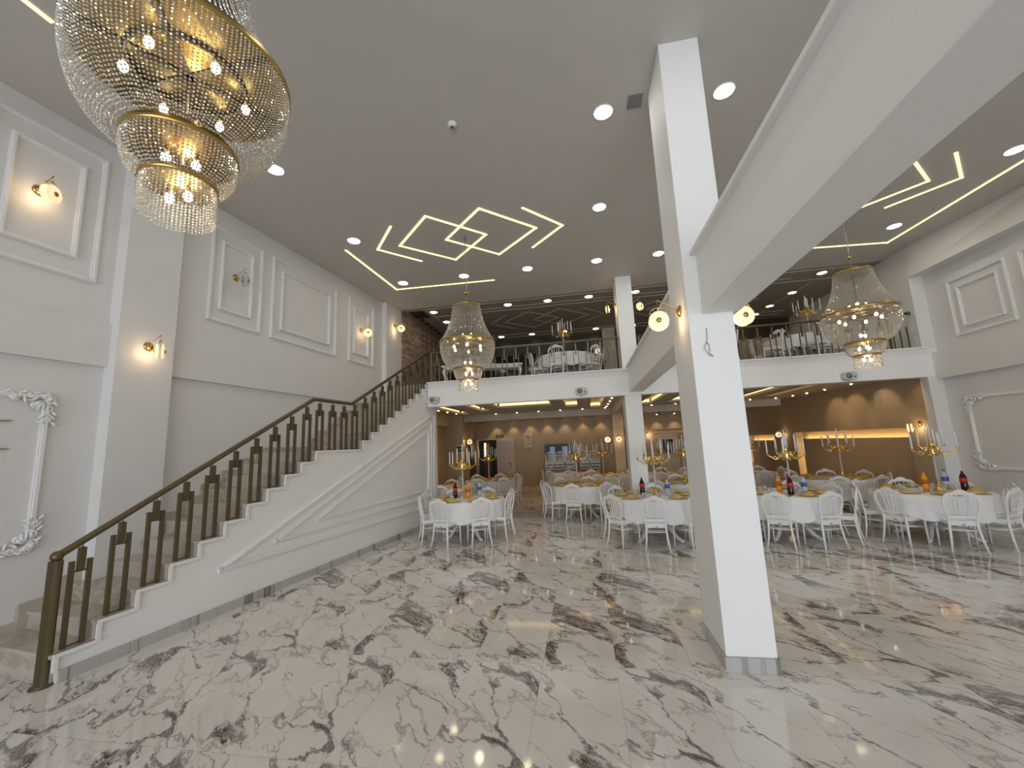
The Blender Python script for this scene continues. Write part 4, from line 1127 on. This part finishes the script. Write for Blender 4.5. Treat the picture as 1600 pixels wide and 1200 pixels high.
# ================================================================== WALL BITS
def speaker_box(x, z, label):
    o = empty('wall_speaker', (x, YF - 0.001, z), label=label, category='loudspeaker', group='pale loudspeakers on the mezzanine fascia')
    mb = MB(); poly = []
    for i in range(24):
        a = 2 * PI * i / 24; c_, s_ = math.cos(a), math.sin(a)
        poly.append((0.13 * math.copysign(abs(c_) ** .5, c_), 0.085 * math.copysign(abs(s_) ** .5, s_)))
    mb.prism(poly, (0, 0, 0), (1, 0, 0), (0, 0, 1), (0, -1, 0), 0.11)
    mb.build('cabinet', M['speaker'], o, bevel=0.01)
    q = Matrix.Rotation(PI / 2, 3, 'X')
    MB().lathe([(0.001, 0.0), (0.055, 0.0), (0.06, 0.006), (0.001, 0.012)], 20, (-0.035, -0.11, 0), q).build('woofer', M['grille'], o)
    MB().lathe([(0.001, 0.0), (0.02, 0.0), (0.001, 0.008)], 14, (0.07, -0.11, -0.02), q).build('tweeter', M['grille'], o)
    MB().bar((0, -0.02, -0.12), (0, -0.02, -0.08), 0.05, 0.02).build('bracket', M['speaker'], o)
speaker_box(-3.5, 2.96, 'pale loudspeaker at the stair end of the mezzanine fascia')
speaker_box(0.03, 2.95, 'pale loudspeaker on the fascia left of the beam')
speaker_box(5.48, 2.91, 'pale loudspeaker on the fascia under the right chandelier')
thing(MB().box((0.022, YF - .012, 3.04), (0.038, YF, ZM)), 'cable_cover', M['trim'], 'thin white cable cover running up from the middle loudspeaker', 'cable')
mb = MB().tube([(1.115, 3.615, 2.73), (1.112, 3.612, 2.67), (1.11, 3.615, 2.62), (1.09, 3.60, 2.585), (1.075, 3.60, 2.555), (1.085, 3.60, 2.53), (1.105, 3.60, 2.50), (1.12, 3.605, 2.53), (1.118, 3.61, 2.58), (1.10, 3.62, 2.61)], 0.003, 5)
mb.tube([(1.105, 3.60, 2.50), (1.14, 3.60, 2.475)], 0.005, 5)
thing(mb, 'loose_wire', M['cable'], 'loose looped wire dangling on the front of the big column', 'wire')
# no smoking sign and exit sign on the far wall, switch plate
o = empty('no_smoking_sign', (-2.36, 17.49, 1.66), label='white no smoking notice on the far wall between door and window', category='sign')
MB().box((-0.17, -0.012, 0), (0.17, 0.008, 0.6)).build('board', M['paper'], o)
q = Matrix.Rotation(PI / 2, 3, 'X')
mb = MB(); mb.tube([(0.085 * math.cos(i * PI / 12), -0.014, 0.46 + 0.085 * math.sin(i * PI / 12)) for i in range(24)], 0.010, 5, closed=True)
mb.bar((-0.06, -0.016, 0.52), (0.06, -0.016, 0.40), 0.012, 0.02, up=(0, 1, 0))
mb.build('prohibition_ring', M['red'], o)
MB().box((-0.06, -0.016, 0.452), (0.06, -0.012, 0.468)).build('cigarette', M['black'], o)
def text(s, size, loc, mt, parent, name, rx=PI / 2, ext=0.001):
    cu = bpy.data.curves.new(name, 'FONT'); cu.body = s; cu.size = size; cu.extrude = ext; cu.align_x = 'CENTER'; cu.materials.append(mt)
    tmp = bpy.data.objects.new('tmp', cu); col.objects.link(tmp)
    bpy.context.view_layer.update()
    me = bpy.data.meshes.new_from_object(tmp.evaluated_get(bpy.context.evaluated_depsgraph_get()))
    bpy.data.objects.remove(tmp); me.name = name
    t = bpy.data.objects.new(name, me); col.objects.link(t); t.parent = parent; t.location = loc; t.rotation_euler = (rx, 0, 0)
    return t
text('SİGARA İÇİLMEZ', 0.042, (0, -0.014, 0.27), M['red'], o, 'notice_heading', ext=0.0015)
mb = MB()
for k, wd in enumerate((0.26, 0.28, 0.24)): mb.box((-wd / 2, -0.0145, 0.19 - k * .04), (wd / 2, -0.012, 0.20 - k * .04))
mb.build('notice_lines', M['cable'], o)
o = thing(MB().box((-0.17, -0.03, 0), (0.17, 0, 0.12)), 'exit_sign', simple('dark_red_sign', (0.16, 0.03, 0.02), 0.4), 'small dark red sign above the ivory door', 'sign', loc=(-3.62, 17.5, 2.15))
text('ÇIKIŞ', 0.09, (0, -0.032, 0.03), M['paper'], o, 'exit_lettering', ext=0.002)
o = thing(MB().box((-4.40, 13.68, 1.62), (-4.18, 13.70, 1.86)), 'switch_plate', M['paper'], 'dark four-way switch plate on the far left pillar', 'switch')
for i in (0, 1):
    for j in (0, 1): MB().box((-4.38 + i * .1, 13.67, 1.645 + j * .1), (-4.30 + i * .1, 13.68, 1.725 + j * .1)).build('switch_button', M['black'], o)
def cctv(x, y, z, label):
    o = thing(MB().lathe([(0.04, 0), (0.045, -0.03), (0.03, -0.05), (0.001, -0.055)], 14), 'security_camera', M['doorwhite'], label, 'camera', 'small cameras under the mezzanine', loc=(x, y, z))
    MB().tube([(0, 0, -0.06), (0.03, -0.09, -0.08)], 0.024, 10).build('camera_body', M['black'], o)
cctv(-0.93, 17.3, ZC, 'small dark camera high on the far wall above the window')
cctv(3.1, 17.3, ZC, 'small dark camera high on the far wall right of the column')
o = thing(MB().box((XN - 0.012, 10.72, 2.42), (XN, 11.02, 2.70)), 'air_vent', M['doorwhite'], 'square grey air vent high on the right lower wall', 'vent')
mb = MB()
for k in range(6): mb.box((XN - .02, 10.74, 2.445 + k * .04), (XN - .012, 11.0, 2.46 + k * .04))
mb.build('slats', M['grille'], o)

# plaster ornament frames with scrolled corners
def ornate(ptf, y0, y1, z0, z1, label, corners):
    mb = MB()
    for (a, b, c, d_) in ((y0, z0, y0, z1), (y1, z0, y1, z1), (y0, z0, y1, z0), (y0, z1, y1, z1)):
        A, B = ptf(a, b, .012), ptf(c, d_, .012)
        nrm = (ptf(0, 0, 1) - ptf(0, 0, 0))
        mb.bar(A, B, 0.055, 0.024, up=nrm); mb.bar(A + nrm * .012, B + nrm * .012, 0.028, 0.028, up=nrm)
    o = mb.build('plaster_frame', M['trim']); o['label'] = label; o['category'] = 'wall ornament'
    for (cy0, cz0, dy, dz) in corners:
        mb = MB(); rnd = random.Random(int(cy0 * 100 + cz0 * 7))
        def P(u, v, h=0.02): return ptf(cy0 + dy * u, cz0 + dz * v, h)
        def spiral(u, v, r, turns, ph, sg=1):
            pts = []; rad = []
            for i in range(22):
                t = i / 21; a = ph + sg * turns * 2 * PI * t; rr = r * (1 - 0.8 * t)
                pts.append(P(u + rr * math.cos(a), v + rr * math.sin(a), 0.022 + 0.012 * t)); rad.append(0.016 - 0.006 * t)
            mb.tube(pts, rad, 6)
        def leaf(u, v, a, L, wd=0.022):
            pts = [P(u + L * t * math.cos(a + t * .5), v + L * t * math.sin(a + t * .5), 0.02 + 0.025 * math.sin(PI * t)) for t in (0, .2, .4, .6, .8, 1)]
            mb.tube(pts, [0.008, wd * .5, wd * .62, wd * .55, wd * .35, 0.003], 6)
        for k in range(3):
            q = 0.03 + k * 0.105
            spiral(q, 0.0, 0.05, 1.4, k, 1 if k % 2 else -1); spiral(0.0, q, 0.05, 1.4, k + 1, -1 if k % 2 else 1)
            leaf(q + .05, 0.01, 0.3 + k, 0.08); leaf(0.01, q + .05, 1.2 - k, 0.08)
            leaf(q + .02, -0.03, -0.4, 0.07); leaf(-0.03, q + .02, 1.9, 0.07)
        for a in (-0.3, 0.15, 0.6, 1.0, 1.45, 1.9): leaf(0.03, 0.03, a + PI, 0.07, 0.022)
        for a in (0.3, 0.8, 1.3): leaf(0.05, 0.05, a, 0.10, 0.026)
        spiral(0.10, 0.10, 0.045, 1.3, 2.0)
        mb.build('scrolled_corner', M['trim'], o)
ornate(lambda y, z, q: left_pt(y, z, q), 1.2, 3.26, 1.0, 2.50, 'white plaster frame with scrolled corners on the left wall', [(3.27, 2.50, -1, -1), (3.27, 1.0, -1, 1)])
ornate(lambda y, z, q: right_pt(y, z, q), 5.6, 8.86, 1.04, 2.31, 'white plaster frame with scrolled corners on the right wall', [(8.86, 2.31, -1, -1), (8.86, 1.04, -1, 1)])
# gold letter on the left wall, of which only the tips are in view
mb = MB()
for z in (2.245, 1.965):
    s = -1 if z > 2.1 else 1
    mb.strip([left_pt(2.60 + .11 * i, z + s * 0.0 - s * (0) , 0.0) for i in range(5)], [left_pt(2.60 + .11 * i, z + s * (0.07 * (1 - i / 4)), 0.0) for i in range(5)], Vector((1, -SL, 0)).normalized(), 0.02)
mb.strip([left_pt(2.60, 1.965, 0), left_pt(2.60, 2.245, 0)], [left_pt(2.66, 1.965, 0), left_pt(2.66, 2.245, 0)], Vector((1, -SL, 0)).normalized(), 0.02)
thing(mb, 'wall_letter', M['brass'], 'gold wall letter cut off at the left edge of the view', 'wall letter')

# soft plants glimpsed upstairs in the dark
o = empty('dried_flowers', (0.35, 12.6, ZM), label='brown dried flower bush behind the upstairs chairs', category='plant')
MB().lathe([(0.001, 0), (0.12, 0), (0.16, 0.3), (0.14, 0.32), (0.001, 0.3)], 16).build('pot', M['wood'], o)
mb = MB(); rnd = random.Random(3)
for k in range(70):
    a, e, L = rnd.random() * 6.28, rnd.uniform(0.3, 1.4), rnd.uniform(.3, .75)
    d = Vector((math.cos(a) * math.cos(e), math.sin(a) * math.cos(e), math.sin(e)))
    mb.tube([(0, 0, .28), Vector((0, 0, .28)) + d * L], 0.004, 4); mb.ball(Vector((0, 0, .28)) + d * L, 0.03, 6)
mb.build('twigs', M['wood'], o)
